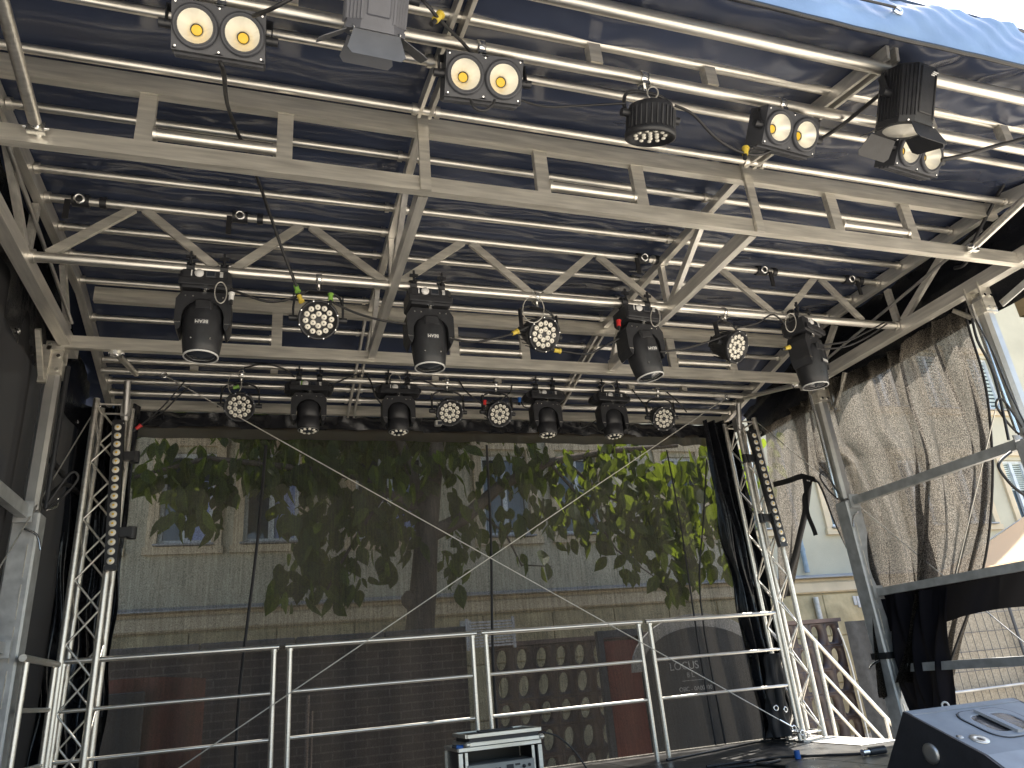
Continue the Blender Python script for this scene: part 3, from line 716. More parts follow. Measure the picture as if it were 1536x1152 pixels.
def make_head(big):
    t = thing('moving_head', 'x', 'stage light', (0,0,0), 'large moving heads on the centre truss' if big else 'small moving heads on the rear bar')
    m = MB()
    for s in (-1, 1):
        x = s*(.092 if big else .085)
        m.M = Matrix.Translation((x,0,0)); 
        m.lathe([(.029,-.022),(.042,-.022),(.042,.022),(.029,.022)], 12, (0,0,0), (1,0,0), False)
        m.box((0,0,-.05), (.04,.06,.05)); m.tube((0,-.05,.0), (0,-.05,.06), .008, 6); m.box((0,-.05,.065), (.012,.016,.05)); m.box((0,-.05,.055), (.055,.012,.018)); m.cut()
    m.M = None
    m.build_each('clamp', BLACK, t)
    bw, bd_, z1, z0 = (.275,.20,-.05,-.170) if big else (.33,.18,-.05,-.135)
    m = MB(); m.rbox((0,0,(z0+z1)/2), (bw,bd_,z1-z0), .016)
    m.rbox((0,-bd_/2-.006,(z0+z1)/2-.03), (bw*1.02,.022,.045), .006)
    if not big:
        for s in (-1, 1): m.tube((s*bw/2,-.06,-.10), (s*bw/2,.06,-.10), .036, 12)
    b = m.build('base', BLACK, t)
    yf = -bd_/2-.002
    m = MB(); m.lathe([(.025,0),(.025,.008),(.001,.009)], 16, (-.035,yf,z1-.034), (0,-1,0)); m.build('dial', RIM, b)
    m = MB(); m.rbox((.028,yf-.001,z1-.034), (.054,.006,.042), .003); d = m.build('display', GREYB, b)
    m = MB(); m.box((.028,yf-.005,z1-.034), (.040,.003,.028)); m.build('screen', GLASSD, d)
    m = MB()
    for k in range(4): m.box((.085,yf-.001,z1-.02-k*.009), (.018,.004,.004))
    m.box((-.075,yf-.001,z1-.034), (.006,.004,.036)); m.build_each('button', RIM, b)
    # yoke
    yt = z0-.02; ya = -.435 if big else -.40
    W = .298 if big else .285; th = .037 if big else .042; dp = .15 if big else .12
    m = MB(); m.tube((0,0,z0+.005), (0,0,yt-.005), .045, 14)
    out = [(-W/2+.03,yt),(W/2-.03,yt),(W/2,yt-.05),(W/2,ya+.05),(W/2-.02,ya),(W/2-th+.01,ya),(W/2-th,ya+.03)]
    arc = [(math.cos(a)*(W/2-th), yt-.155+math.sin(a)*.10) for a in [math.pi*k/12 for k in range(13)]]
    left = [(-x, z) for x, z in out[::-1][:-2]]
    poly = out+arc+left
    m.prism(poly, (0,dp/2,0), (1,0,0), (0,0,1), (0,-1,0), dp)
    yk = m.build('yoke', BLACK, t)
    m = MB(); m.rbox((0,-dp/2+.0,yt+.028), (.05,.02,.018), .003); m.tube((0,-dp/2,yt+.02), (0,-dp/2,yt-.004), .013, 10); m.build('catch', CHROME, yk)
    m = MB()
    for s in (-1, 1):
        for z in (yt-.03,): m.tube((s*.06,-dp/2-.003,z), (s*.06,-dp/2,z), .005, 6); m.tube((s*.10,-dp/2-.003,z), (s*.10,-dp/2,z), .005, 6)
        m.box((s*(W/2-th/2),-dp/2-.002,ya+.045), (th*.8,.004,.004))
    m.build_each('screw', CHROME, yk)
    zc = -.345 if big else -.30
    if big: prof = [(.001,.115),(.06,.112),(.095,.08),(.110,.03),(.1135,-.03),(.110,-.10),(.102,-.17),(.094,-.222),(.090,-.225),(.082,-.212),(.001,-.205)]
    else: prof = [(.001,.09),(.06,.088),(.085,.06),(.092,.02),(.092,-.05),(.088,-.055),(.088,-.075),(.092,-.08),(.090,-.155),(.086,-.165),(.076,-.160),(.001,-.155)]
    m = MB(); m.lathe(prof, 30, (0,0,zc), (0,0,1))
    if big: m.rbox((0,-.095,zc+.06), (.10,.03,.07), .012)
    h = m.build('head', BLACK, t)
    m = MB(); m.lathe([(.088,-.2255),(.0955,-.2255),(.0955,-.218),(.088,-.218),(.088,-.2255)], 30, (0,0,zc), (0,0,1)) if big else m.lathe([(.078,-.166),(.086,-.166),(.086,-.160),(.078,-.160),(.078,-.166)], 30, (0,0,zc), (0,0,1))
    m.build('rim', RIM if big else ALUD, h)
    m = MB(); R_, zz = (.083,-.212) if big else (.077,-.162)
    m.lathe([(R_,zz),(R_*.7,zz-.012),(.001,zz-.02)], 24, (0,0,zc), (0,0,1)); m.build('lens', GLASSD, h)
    if not big:
        m = MB()
        for k in range(9):
            a = k*2*math.pi/9; m.lathe([(.014,0),(.011,-.014),(.001,-.017)], 8, (math.cos(a)*.055,math.sin(a)*.055,zc-.165), (0,0,1))
        m.build('lens_ring', WLENS, h)
    else:
        m = MB()
        m.rbox((0,-.1135,zc-.055), (.078,.008,.034), .003); bg = m.build('badge', GREYB, h)
        m = MB(); text_mb(m, 'BEAM', .028, (0,-.1188,zc-.055), (-1,0,0), (0,0,-1)); m.build('lettering', WHITE, bg)
        m = MB()
        for s in (-1, 1): m.tube((s*.05,-.098,zc-.15), (s*.05,-.092,zc-.15), .005, 6)
        m.tube((-.03,-.07,zc-.203),(-.05,-.05,zc-.208), .006, 6); m.build_each('screw', CHROME, h)
    return t
hb = make_head(True); hs_ = make_head(False)
HB = [(-.405,0,0,0,'first large moving head from the left on the centre truss'), (.915,.02,0,.02,'second large moving head from the left, right of the inner girder'),
      (2.42,.08,.14,-.03,'third large moving head, tilted sideways with a red plug'), (3.84,.42,.02,.03,'fourth large moving head, at the right end of the centre truss')]
HS = [(.277,0,'small moving head first from the left, with a green plug'), (1.028,0,'small moving head second from the left, left of the paired par lamps'),
      (2.40,.05,'small moving head third from the left, right of the paired par lamps'), (3.075,.06,'small moving head fourth from the left, nearest the right tower')]
objs = [hb]+[copy_tree(hb) for _ in HB[1:]]
for o, (x, rz, ry, rx, lb) in zip(objs, HB):
    o.location = (x, 4.08, 2.415); o.rotation_euler = (0, 0, rz); o['label'] = lb
    for ch in o.children:
        if ch.name.startswith('head'):
            piv = Vector((0,0,-.345)); Rm = Matrix.Rotation(-ry, 4, 'Y') @ Matrix.Rotation(rx, 4, 'X')
            ch.matrix_basis = Matrix.Translation(piv) @ Rm @ Matrix.Translation(-piv)
objs = [hs_]+[copy_tree(hs_) for _ in HS[1:]]
for o, (x, rz, lb) in zip(objs, HS):
    o.location = (x, 5.93, 2.53); o.rotation_euler.z = rz; o['label'] = lb
# coloured plugs on lamps are things of their own
def plug(px, py, y, mt, label, d=(0,0,1), n='cable_plug'):
    p = at(px, py, 1, y); d = Vector(d).normalized()
    t = thing(n, label, 'plug', p, 'cable plugs')
    m = MB(); m.tube(p-d*.018, p+d*.018, .014, 12); m.tube(p+d*.018, p+d*.028, .018, 12); m.build('shell', mt, t)
    m = MB(); m.tube(p-d*.045, p-d*.018, .010, 8); m.build('collar', RUBBER, t)
plug(445,432,3.93,GREEN,'green plug at the end of the long hanging black cable',(.3,0,-1))
plug(496,447,3.95,GREEN,'green plug on the right of the first par lamp',(0,0,1))
plug(450,447,3.95,YELL,'yellow plug on the left of the first par lamp',(.4,0,-1))
plug(772,499,3.98,YELL,'yellow plug left of the second par lamp',(1,0,.5))
plug(835,526,3.98,YELL,'yellow plug right below the second par lamp',(1,0,-.1))
plug(656,27,1.95,YELL,'yellow plug at the top, beside the grey barn door lamp',(.5,0,.8))
plug(1118,228,2.3,YELL,'yellow plug left of the third blinder',(.3,0,1))
plug(453,577,5.85,GREEN,'green plug on the first small moving head',(.2,0,1))
plug(353,581,5.85,GREEN,'green tag on the leftmost rear par lamp',(1,0,.4))
plug(727,605,5.85,RED,'red plug between the paired rear par lamps',(.1,0,1))
plug(779,601,5.85,BLUEP,'blue plug right of the paired rear par lamps',(.1,0,1))
plug(928,486,3.96,RED,'red plug on the left of the third large moving head',(.1,0,1))
plug(207,641,6.0,RED,'red plug hanging beside the left LED strip',(.7,0,.7))
plug(1180,522,3.95,YELL,'yellow-white plug beside the fourth large moving head',(1,0,.3))
plug(347,446,3.93,RIM,'white plug hanging on the right of the first large moving head',(0,0,1))

# two-lamp blinders
def make_blinder():
    t = thing('blinder', 'x', 'stage light', (0,0,0), 'two-lamp blinders on the front bar')
    m = MB(); coupler(m); m.build('coupler', CHROME, t)
    m = MB()
    for s in (-1, 1):
        m.bar((s*.222,0,-.095), (s*.222,0,-.20), .006, .045, (0,1,0)); m.tube((s*.198,0,-.19), (s*.25,0,-.19), .02, 10)
    m.box((0,0,-.093), (.45,.045,.006)); m.build('yoke', BLACK, t)
    T = Matrix.Translation((0,0,-.19)) @ Matrix.Rotation(math.radians(33), 4, 'X')
    m = MB(); m.M = T
    m.box((0,.119,0), (.392,.003,.215))
    for s_ in (-1, 1): m.box((s_*.194,.0445,0), (.004,.148,.215)); m.box((0,.0445,s_*.1055), (.384,.148,.004))
    for s_ in (-1, 1):
        n = 36; vs = []
        for k in range(n):
            a = 2*math.pi*(k+.5)/n; ca, sa = math.cos(a), math.sin(a); q = min(.096/max(1e-6,abs(ca)), .1035/max(1e-6,abs(sa)))
            vs.append((s_*.096+ca*q, -.029, sa*q)); 
        vs += [(s_*.098+.088*math.cos(2*math.pi*(k+.5)/n), -.029, .088*math.sin(2*math.pi*(k+.5)/n)) for k in range(n)]
        m.add(vs, [(k,(k+1)%n,n+(k+1)%n,n+k) for k in range(n)])
    for k in range(3): m.box((0,.02+k*.03,-.112), (.38,.012,.012))
    b = m.build('body', GREYB, t)
    m = MB(); m.M = T
    for x in (-.18, 0, .18):
        for z in (-.092, .092): m.tube((x,-.032,z), (x,-.0295,z), .0045, 8)
    m.build_each('screw', CHROME, b)
    for s in (-1, 1):
        c = (s*.098,0,0)
        m = MB(); m.M = T; m.lathe([(.096,-.030),(.096,-.040),(.090,-.048),(.082,-.048),(.080,-.040),(.076,-.044),(.0735,-.044)], 30, c, (0,1,0)); bz = m.build('bezel', GREYB, t)
        m = MB(); m.M = T; m.lathe([(.074,-.044),(.066,-.030),(.050,-.008),(.032,.018),(.0235,.030)], 30, c, (0,1,0)); rf = m.build('reflector', CREAM, bz)
        m = MB(); m.M = T; m.lathe([(.0236,.029),(.022,.026),(.0001,.025)], 18, c, (0,1,0), False); m.build('chip', CHIP, bz)
        m = MB(); m.M = T; m.lathe([(.0235,.028),(.0265,.022)], 18, c, (0,1,0)); m.build('chip_ring', GREYB, bz)
    return t
bl = make_blinder()
BL = [(-.25,0.0,'two-lamp blinder at the top left, with a black cable hanging from it'), (.785,-.05,'two-lamp blinder left of the middle, right of the first barn door lamp'),
      (2.33,.10,'two-lamp blinder right of the middle, left of the roof arm'), (3.13,.12,'two-lamp blinder partly hidden behind the right barn door lamp')]
objs = [bl]+[copy_tree(bl) for _ in BL[1:]]
for o, (x, rz, lb) in zip(objs, BL):
    o.location = (x, 2.23, 2.53); o.rotation_euler.z = rz; o['label'] = lb
    for ch in o.children:
        if not ch.name.startswith('coupler'): ch.matrix_basis = Matrix.Translation((0,0,-.012)) @ Matrix.Scale(.84, 4)

def fresnel(x, rz, tilt, label, name, paint, leaf, badge):
    t = thing('barn_door_lamp', label, 'stage light', (0,0,0), 'barn door lamps on the front eave pipe')
    m = MB(); coupler(m, 0, .038); m.build('coupler', CHROME, t)
    m = MB()
    for s in (-1, 1): m.bar((s*.155,0,-.09), (s*.155,0,-.20), .006, .04, (0,1,0)); m.tube((s*.13,0,-.2), (s*.19,0,-.2), .022, 10)
    m.box((0,0,-.088), (.316,.04,.006)); m.build('yoke', BLACK, t)
    T = Matrix.Translation((0,0,-.2)) @ Matrix.Rotation(math.radians(tilt), 4, 'X')
    # beam along local -Z
    m = MB(); m.M = T
    oc = [(-.125,-.07),(-.07,-.125),(.07,-.125),(.125,-.07),(.125,.07),(.07,.125),(-.07,.125),(-.125,.07)]
    m.prism(oc, (0,0,-.16), (1,0,0), (0,1,0), (0,0,1), .31)
    for s in (-1, 1):
        for k in range(7):
            m.box((s*.128,-.06+k*.02,0), (.012,.005,.28)); m.box((-.06+k*.02,s*.128,0), (.005,.008,.28)) if s > 0 else None
        for k in range(5):
            f = k/4; m.box((s*(.125-.055*f),-.07-.055*f,0), (.010,.010,.28))
    m.rbox((0,-.128,.01), (.10,.012,.26), .004)
    m.prism([(a*1.04,b*1.04) for a, b in oc], (0,0,-.178), (1,0,0), (0,1,0), (0,0,1), .022)
    b = m.build('body', paint, t)
    m = MB(); m.M = T; m.path([(-.05,.03,.15),(-.04,.03,.20),(.03,.03,.20),(.05,.03,.15)], .008); m.build('handle', BLACK, b)
    if badge:
        m = MB(); m.M = T
        for k in range(3): m.rbox((.055-.012*k,-.136,.118-.010*k), (.04-.006*k,.003,.007), .001)
        m.build('badge', WHITE, b)
    m = MB(); m.M = T
    for sx in (-.1, .1):
        for s_y in (-.1, .1): m.tube((sx,s_y*1.08,-.176), (sx,s_y*1.12,-.168), .007, 8)
    m.build_each('screw', CHROME, b)
    m = MB(); m.M = T; m.lathe([(.105,-.179),(.098,-.184),(.001,-.20)], 28, (0,0,0), (0,0,1)); m.build('lens', WLENS, t)
    for k, (a, w1, w2, L) in enumerate(((0,.20,.25,.13),(180,.20,.25,.13),(90,.16,.20,.13),(270,.16,.20,.13))):
        op = math.radians(34 if k < 2 else 62)
        m = MB(); m.M = T @ Matrix.Rotation(math.radians(a), 4, 'Z') @ Matrix.Translation((0,-.125,-.182)) @ Matrix.Rotation(-op, 4, 'X')
        m.prism([(-w1/2,0),(w1/2,0),(w2/2,-L*.8),(w2/2-.02,-L),(-w2/2+.02,-L),(-w2/2,-L*.8)], (0,.0015,0), (1,0,0), (0,0,1), (0,-1,0), .003)
        m.build('barn_door', leaf, t)
    t.location = (x, 1.93, 2.55); t.rotation_euler.z = rz
    for ch in t.children:
        if not ch.name.startswith('coupler'): ch.matrix_basis = Matrix.Translation((0,0,-.01)) @ Matrix.Scale(.83, 4)
    return t
fresnel(.30, .03, 40, 'grey lamp with open barn doors at the top, between the first two blinders', 'a', FRES, BARN, False)
fresnel(2.77, .12, 24, 'dark blue-black lamp with open barn doors at the upper right, white badge on it', 'b', BLACK, BLACK, True)
# round can pointing to the stage
t = finned = thing('par_can', 'round finned par lamp facing away into the stage, hanging from the front bar', 'stage light', (1.567,2.23,2.53), 'round LED par lamps')
Bx = Vector((1.567,2.23,2.53)); FS = Matrix.Scale(.88, 4); T = Matrix.Translation(Bx) @ FS @ Matrix.Translation((0,0,-.27)) @ Matrix.Rotation(math.radians(22), 4, 'X')
m = MB(); m.M = Matrix.Translation(Bx); coupler(m); m.build('coupler', CHROME, t)
m = MB(); m.M = Matrix.Translation(Bx) @ FS
for s in (-1, 1):
    m.path([(0,0,-.095),(s*.07,0,-.10),(s*.12,0,-.13),(s*.14,0,-.19),(s*.14,0,-.25)], .010, 6, 3); m.tube((s*.112,0,-.255), (s*.165,0,-.255), .02, 10)
m.build('yoke', BLACK, t)
m = MB(); m.M = T; m.lathe([(.001,.075),(.085,.075),(.112,.062),(.118,.03),(.122,-.07),(.130,-.075),(.130,-.10),(.118,-.105),(.110,-.088),(.001,-.085)], 30)
for k in range(28):
    a = 2*math.pi*k/28; m.box((math.cos(a)*.122,math.sin(a)*.122,-.015), (.007,.007,.10))
hsg = m.build('housing', BLACK, t)
for R_, n in ((.0,1),(.038,6),(.076,11)):
    for k in range(n):
        a = 2*math.pi*k/n
        m = MB(); m.M = T; m.lathe([(.012,-.086),(.010,-.094),(.001,-.097)], 8, (R_*math.cos(a),R_*math.sin(a),0)); m.build('lens', WLENS, t)

# ------------------------------------------------------------------ lamp cables
def cable(pts, label, r=.007, mt=None, name='power_cable'):
    P = [at(x, y, 1, Y) for x, y, Y in pts]
    m = MB(); m.path(P, r, 6, 5); o = m.build(name, mt or RUBBER, None, P[0])
    return tag(o, label, 'cable', 'cables hanging under the roof')
cable([(330,92,2.2),(336,112,2.3),(345,170,2.9),(385,265,3.45),(420,365,3.8),(445,430,3.92)], 'long black cable hanging from the first blinder down to the first par lamp', .009)
cable([(346,434,4.0),(400,452,3.98),(440,447,3.98),(462,436,4.0)], 'black cable looping from the first large moving head to the first par lamp')
cable([(497,452,3.98),(530,468,3.98),(570,480,3.98),(608,486,4.0)], 'black cable from the first par lamp to the second large moving head')
cable([(678,508,3.98),(710,513,3.96),(745,507,3.96),(772,499,3.98),(792,490,4.0)], 'black cable from the second large moving head to the second par lamp')
cable([(838,526,3.98),(880,531,3.96),(905,520,3.98),(928,508,4.0)], 'black cable from the second par lamp to the third large moving head')
cable([(990,528,4.0),(1030,522,3.98),(1070,510,3.98),(1090,502,4.0)], 'black cable from the third large moving head to the third par lamp')
cable([(1105,492,4.0),(1135,485,3.98),(1160,472,4.0),(1182,492,4.0)], 'black cable from the third par lamp to the fourth large moving head')
cable([(1232,518,4.0),(1270,512,3.98),(1300,498,3.96),(1326,484,4.0)], 'upper black cable from the fourth large moving head to the side girder')
cable([(1230,524,4.0),(1268,520,3.98),(1300,506,3.95),(1330,486,3.98)], 'lower black cable from the fourth large moving head to the side girder')
cable([(780,150,2.25),(820,160,2.25),(880,158,2.25),(938,155,2.2)], 'thin black cable from the second blinder to the finned par lamp', .005)
cable([(1012,158,2.2),(1040,172,2.2),(1075,208,2.25),(1117,230,2.3),(1150,229,2.3),(1176,205,2.3)], 'black cable sagging from the finned par lamp to the third blinder', .007)
cable([(1232,208,2.3),(1260,190,2.25),(1300,158,2.1),(1322,140,2.0)], 'black cable rising from the third blinder to the right barn door lamp', .010)
cable([(1412,240,2.15),(1450,232,2.1),(1490,220,2.1),(1545,206,2.1)], 'pair of black cables leaving the right blinder towards the right edge', .011)
cable([(380,24,2.1),(410,12,2.0),(440,-4,1.95)], 'black cable rising from the first blinder at the top edge', .008)
cable([(628,-6,1.9),(645,12,1.9),(658,28,1.95),(690,60,2.1),(712,84,2.2)], 'black cable from the top edge through a yellow plug to the second blinder', .007)
cable([(706,150,2.2),(712,162,2.2),(726,166,2.2),(738,158,2.2),(742,150,2.2)], 'small black cable loop under the second blinder', .006)
cable([(1536,232,2.7),(1510,270,2.8),(1490,305,2.95),(1462,360,3.1),(1448,395,3.2),(1432,402,3.3)], 'bundle of black cables running down by the right end of the front crossbeam', .013)
cable([(277,572,5.85),(262,590,5.9),(240,614,5.95),(206,642,6.0)], 'thin black cable slanting to the red plug by the left LED strip', .006)
cable([(285,578,5.85),(270,592,5.9),(246,616,5.95),(222,630,6.0)], 'second thin black cable slanting beside the red plug cable', .006)
cable([(366,552,5.85),(395,546,5.8),(425,553,5.85),(442,566,5.9)], 'black cable arching from the leftmost rear par lamp to the first small moving head', .007)
cable([(486,582,5.9),(505,574,5.85),(530,563,5.85),(552,560,5.9)], 'black cable rising from the first small moving head', .007)
cable([(548,562,5.9),(556,572,5.85),(562,592,5.85),(572,606,5.9)], 'black cable dropping to the second small moving head', .007)
cable([(600,580,5.9),(615,572,5.85),(635,571,5.85),(655,580,5.9)], 'black cable arching from the second small moving head to the left paired par lamp', .007)
cable([(688,570,5.9),(700,588,5.85),(722,605,5.85),(735,606,5.9)], 'black cable sloping between the paired par lamps', .007)
cable([(752,600,5.9),(765,588,5.88),(768,577,5.9)], 'short black cable above the right paired par lamp', .006)
cable([(779,598,5.9),(786,610,5.85),(796,612,5.9)], 'short black cable left of the third small moving head', .006)
cable([(838,632,5.95),(870,642,5.9),(895,630,5.95)], 'black cable sagging between the third and fourth small moving heads', .005)
cable([(948,584,5.9),(965,605,5.85),(976,612,5.9)], 'black cable left of the rightmost rear par lamp', .007)
cable([(1000,588,5.9),(1018,604,5.85),(1030,618,5.9)], 'black cable right of the rightmost rear par lamp', .007)
cable([(1458,478,3.35),(1466,510,3.35),(1484,545,3.35),(1498,590,3.35),(1513,660,3.35)], 'black cable hanging down beside the front right leg', .009)
cable([(1463,478,3.33),(1490,530,3.33),(1515,590,3.33),(1545,650,3.33)], 'thin straight black line hanging beside the front right leg', .005)
cable([(1516,678,3.4),(1500,692,3.4),(1500,705,3.4),(1520,730,3.4),(1545,748,3.4)], 'black hose curving below the upper right side rail', .010)
def loop(px, py, Y, w, h, label):
    P = [at(px+w*math.sin(a), py+h*(1-math.cos(a))/2, 1, Y) for a in [i*math.pi/6 for i in range(13)]]
    m = MB(); m.path(P, .0035, 5, 2); tag(m.build('safety_cable', WIRE, None, P[0]), label, 'safety cable', 'safety cables looped over the pipes')
for a in ((331,455,3.95,9,-32,'safety cable loop at the first large moving head'),(800,444,3.95,16,40,'safety cable loop at the second par lamp'),(983,462,3.95,7,28,'safety cable loop at the third large moving head'),(1186,470,3.95,8,28,'safety cable loop at the fourth large moving head'),
          (352,560,5.86,10,32,'safety cable loop at the leftmost rear par lamp'),(592,560,5.86,9,24,'safety cable loop at the second small moving head'),(912,575,5.86,10,22,'safety cable loop at the fourth small moving head'),(979,130,2.2,8,18,'safety cable loop at the finned par lamp')):
    loop(*a)
t = thing('work_light', 'small silver square lamp under the left paired par lamp', 'lamp', tuple(at(657,635,1,5.9)))
c = at(657,635,1,5.9); m = MB(); m.rbox(c, (.06,.05,.05), .006); m.build('body', ALUD, t); m = MB(); m.box(c+Vector((.01,-.027,-.005)), (.035,.004,.03)); m.build('window', GLASSD, t)

# ------------------------------------------------------------------ stage monitor wedge
wx0, wx1 = 2.64, 3.29
t = thing('stage_monitor', 'grey wedge monitor loudspeaker with a recessed handle on the stage floor', 'loudspeaker', ((wx0+wx1)/2, 2.7, FZ))
prof = [(2.80,-.262),(2.44,-.412),(2.37,-.46),(2.40,FZ+.005),(3.02,FZ+.005),(3.06,-.60)]
m = MB(); m.prism(prof, (wx0+.012,0,0), (0,1,0), (0,0,1), (1,0,0), wx1-wx0-.024); cab = m.build('cabinet', WEDGE, t)
for x in (wx0, wx1-.0125):
    m = MB(); m.prism([(a+(.004 if a < 2.7 else -.004), b) for a, b in prof], (x,0,0), (0,1,0), (0,0,1), (1,0,0), .0125); m.build('side_panel', BLACK, t)
up = Vector((0,.36,.15)).normalized(); nr = Vector((0,-.15,.36)).normalized(); ex = Vector((1,0,0))
def tp(a, b, h=0): return Vector((wx0+a*(wx1-wx0), 2.44, -.412))+up*(b*.39)+nr*h
def rr(cx, cyy, w, h, r, n=5):
    pts = []
    for (sx, s_y, a0) in ((1,1,0),(-1,1,90),(-1,-1,180),(1,-1,270)):
        for k in range(n+1):
            a = math.radians(a0+90*k/n); pts.append((cx+sx*(w/2-r)+r*math.cos(a), cyy+s_y*(h/2-r)+r*math.sin(a)))
    return pts
o0 = tp(.52,.52)
m = MB()
A = rr(0,0,.30,.235,.07); B = rr(0,0,.225,.155,.05); n = len(A)
def w3(p, h): return o0+ex*p[0]+up*p[1]+nr*h
m.add([w3(p,.0012) for p in A]+[w3(p,.006) for p in [(a*.97,b*.97) for a,b in A]]+[w3(p,.006) for p in B]+[w3(p,.003) for p in [(a*.96,b*.96) for a,b in B]],
      [(k*n+i,k*n+(i+1)%n,(k+1)*n+(i+1)%n,(k+1)*n+i) for k in range(3) for i in range(n)])
hd = m.build('handle_frame', WEDGE, cab)
m = MB(); m.add([w3((a*.96,b*.96),.003) for a, b in B]+[w3((a*.9,b*.8),.0015) for a, b in B], [(i,(i+1)%n,n+(i+1)%n,n+i) for i in range(n)]+[tuple(range(n,2*n))]); m.build('handle_recess', BLACKP, cab)
m = MB(); m.bar(o0-up*.10+nr*.012-ex*.02, o0+up*.10+nr*.012-ex*.02, .03, .012, nr); m.build('handle_bar', WEDGE, cab)
m = MB(); m.path([w3((a*1.01,b*1.01),.002) for a, b in A]+[w3((A[0][0]*1.01,A[0][1]*1.01),.002)], .003, 5, 1); m.build('handle_gap', BLACK, cab)
m = MB(); c = tp(.15,.27); m.lathe([(.036,.001),(.036,.004),(.012,.004),(.010,-.0)], 20, c, nr); p_ = m.build('pole_socket', ALUP, cab)
m = MB(); m.lathe([(.011,.0045),(.0005,.0042)], 12, c, nr, False); m.build('hole', BLACKP, p_)
m = MB(); m.lathe([(.014,.001),(.014,.003),(.006,.004),(.0005,.004)], 14, tp(.055,.36), nr); m.build('fixing_bolt', ALUD, cab)
m = MB(); m.bar(tp(.02,.93,.002), tp(.98,.93,.002), .03, .003, nr)
for a in (.05,.33,.66,.95): m.lathe([(.006,.004),(.0005,.006)], 8, tp(a,.92), nr)
m.build('top_strip', WEDGE, cab)
m = MB(); c = Vector((wx0-.001,2.70,-.42)); m.lathe([(.040,0),(.040,.006),(.026,.010),(.0005,.008)], 20, c, (-1,0,0)); m.build('side_boss', ALUD, t)
m = MB(); m.box((wx0-.002,2.52,-.55), (.006,.17,.10)); cp_ = m.build('connector_plate', GREYB, t)
m = MB()
for k in range(3): m.lathe([(.018,0),(.018,.006),(.010,.006),(.009,.001)], 12, (wx0-.005,2.47+.05*k,-.545), (-1,0,0))
m.build_each('socket', BLACK, cp_)

# ------------------------------------------------------------------ rack case
t = thing('rack_case', 'open black rack case with aluminium edges and power unit, its lid on top', 'flight case', (1.57, 5.5, FZ))
RX0, RX1, RY0, RY1, RZ = 1.29, 1.86, 5.38, 5.80, -.40
m = MB(); m.box((RX0+.008,(RY0+RY1)/2,(FZ+RZ)/2), (.012,RY1-RY0-.04,RZ-FZ-.04)); m.box((RX1-.008,(RY0+RY1)/2,(FZ+RZ)/2), (.012,RY1-RY0-.04,RZ-FZ-.04)); m.box((1.575,(RY0+RY1)/2,RZ-.012), (.53,RY1-RY0-.04,.012)); m.box((1.575,RY1-.01,(FZ+RZ)/2), (.53,.012,RZ-FZ-.05)); m.box((1.575,(RY0+RY1)/2,FZ+.02), (.53,RY1-RY0-.04,.012))
m.build('shell', CASE, t)
m = MB()
for x in (RX0, RX1):
    for y in (RY0, RY1): m.bar((x,y,FZ+.03), (x,y,RZ-.02), .028, .028, (0,1,0))
for z in (RZ, FZ+.02):
    for y in (RY0, RY1): m.bar((RX0-.012,y,z), (RX1+.012,y,z), .028, .022)
    for x in (RX0, RX1): m.bar((x,RY0+.015,z-.0003), (x,RY1-.015,z-.0003), .028, .022)
m.bar((RX0+.045,RY0+.01,FZ+.04), (RX0+.045,RY0+.01,RZ-.02), .02, .006, (0,1,0)); m.bar((RX1-.045,RY0+.01,FZ+.04), (RX1-.045,RY0+.01,RZ-.02), .02, .006, (0,1,0))
m.build('edge_trim', ALUP, t)
m = MB(); m.rbox((1.575,RY0+.12,RZ-.14), (.475,.25,.085), .004); pu = m.build('power_unit', PANEL, t)
m = MB()
for k in range(8): m.rbox((1.375+k*.0265,RY0-.007,RZ-.145), (.018,.006,.03), .002)
m.build_each('socket', BLACK, pu)
m = MB(); m.rbox((1.635,RY0-.007,RZ-.135), (.05,.005,.03), .001); m.rbox((1.69,RY0-.007,RZ-.125), (.035,.005,.012), .001); m.lathe([(.012,0),(.010,.014),(.0005,.014)], 12, (1.735,RY0-.005,RZ-.14), (0,-1,0)); m.lathe([(.010,0),(.010,.010),(.0005,.010)], 12, (1.775,RY0-.005,RZ-.135), (0,-1,0)); m.build_each('control', BLACK, pu)
m = MB(); m.rbox((1.575,RY0+.12,RZ-.235), (.475,.25,.085), .004); m.build('lower_unit', mat('blue_unit_face', (.015,.03,.10), .4), t)
t = thing('case_lid', 'flat black rack case lid with aluminium edges lying on the rack case', 'flight case lid', (1.6, 5.5, RZ+.013), )
zb = RZ+.016
m = MB(); m.box((1.61,5.58,zb+.036), (.50,.40,.06)); m.build('panel', CASE, t)
m = MB()
for z in (zb+.012, zb+.062):
    for y in (5.37, 5.79): m.bar((1.345,y,z), (1.875,y,z), .024, .022)
    for x in (1.345, 1.875): m.bar((x,5.385,z-.0004), (x,5.775,z-.0004), .024, .022)
for x in (1.345, 1.875): m.rbox((x,5.365,zb+.014), (.045,.03,.035), .012)
m.build('edge_trim', ALUP, t)
m = MB(); m.rbox((1.58,5.50,zb+.08), (.26,.05,.016), .004); m.build('handle', BLACK, t)
plug(688,1121,5.40,BLUEP,'blue power plug on the left end of the rack case',(1,0,-.2))
o = cable([(812,1098,5.4),(835,1104,5.4),(860,1125,5.4),(885,1160,5.4)], 'black cable arching from the rack case to the right', .006); o['group'] = 'cables on the stage floor'
def floorc(pts, label, r=.011):
    P = [at(x,y,2,FZ+r) for x, y in pts]; m = MB(); m.path(P, r, 6, 5); tag(m.build('power_cable', RUBBER, None, P[0]), label, 'cable', 'cables on the stage floor')
floorc([(1000,1140),(1050,1130),(1095,1121),(1140,1112),(1180,1110)], 'black cable lying along the foot of the backdrop')
floorc([(1060,1150),(1110,1143),(1150,1137),(1200,1134),(1262,1132),(1300,1130)], 'black cable on the floor running to the sunlit stage edge')
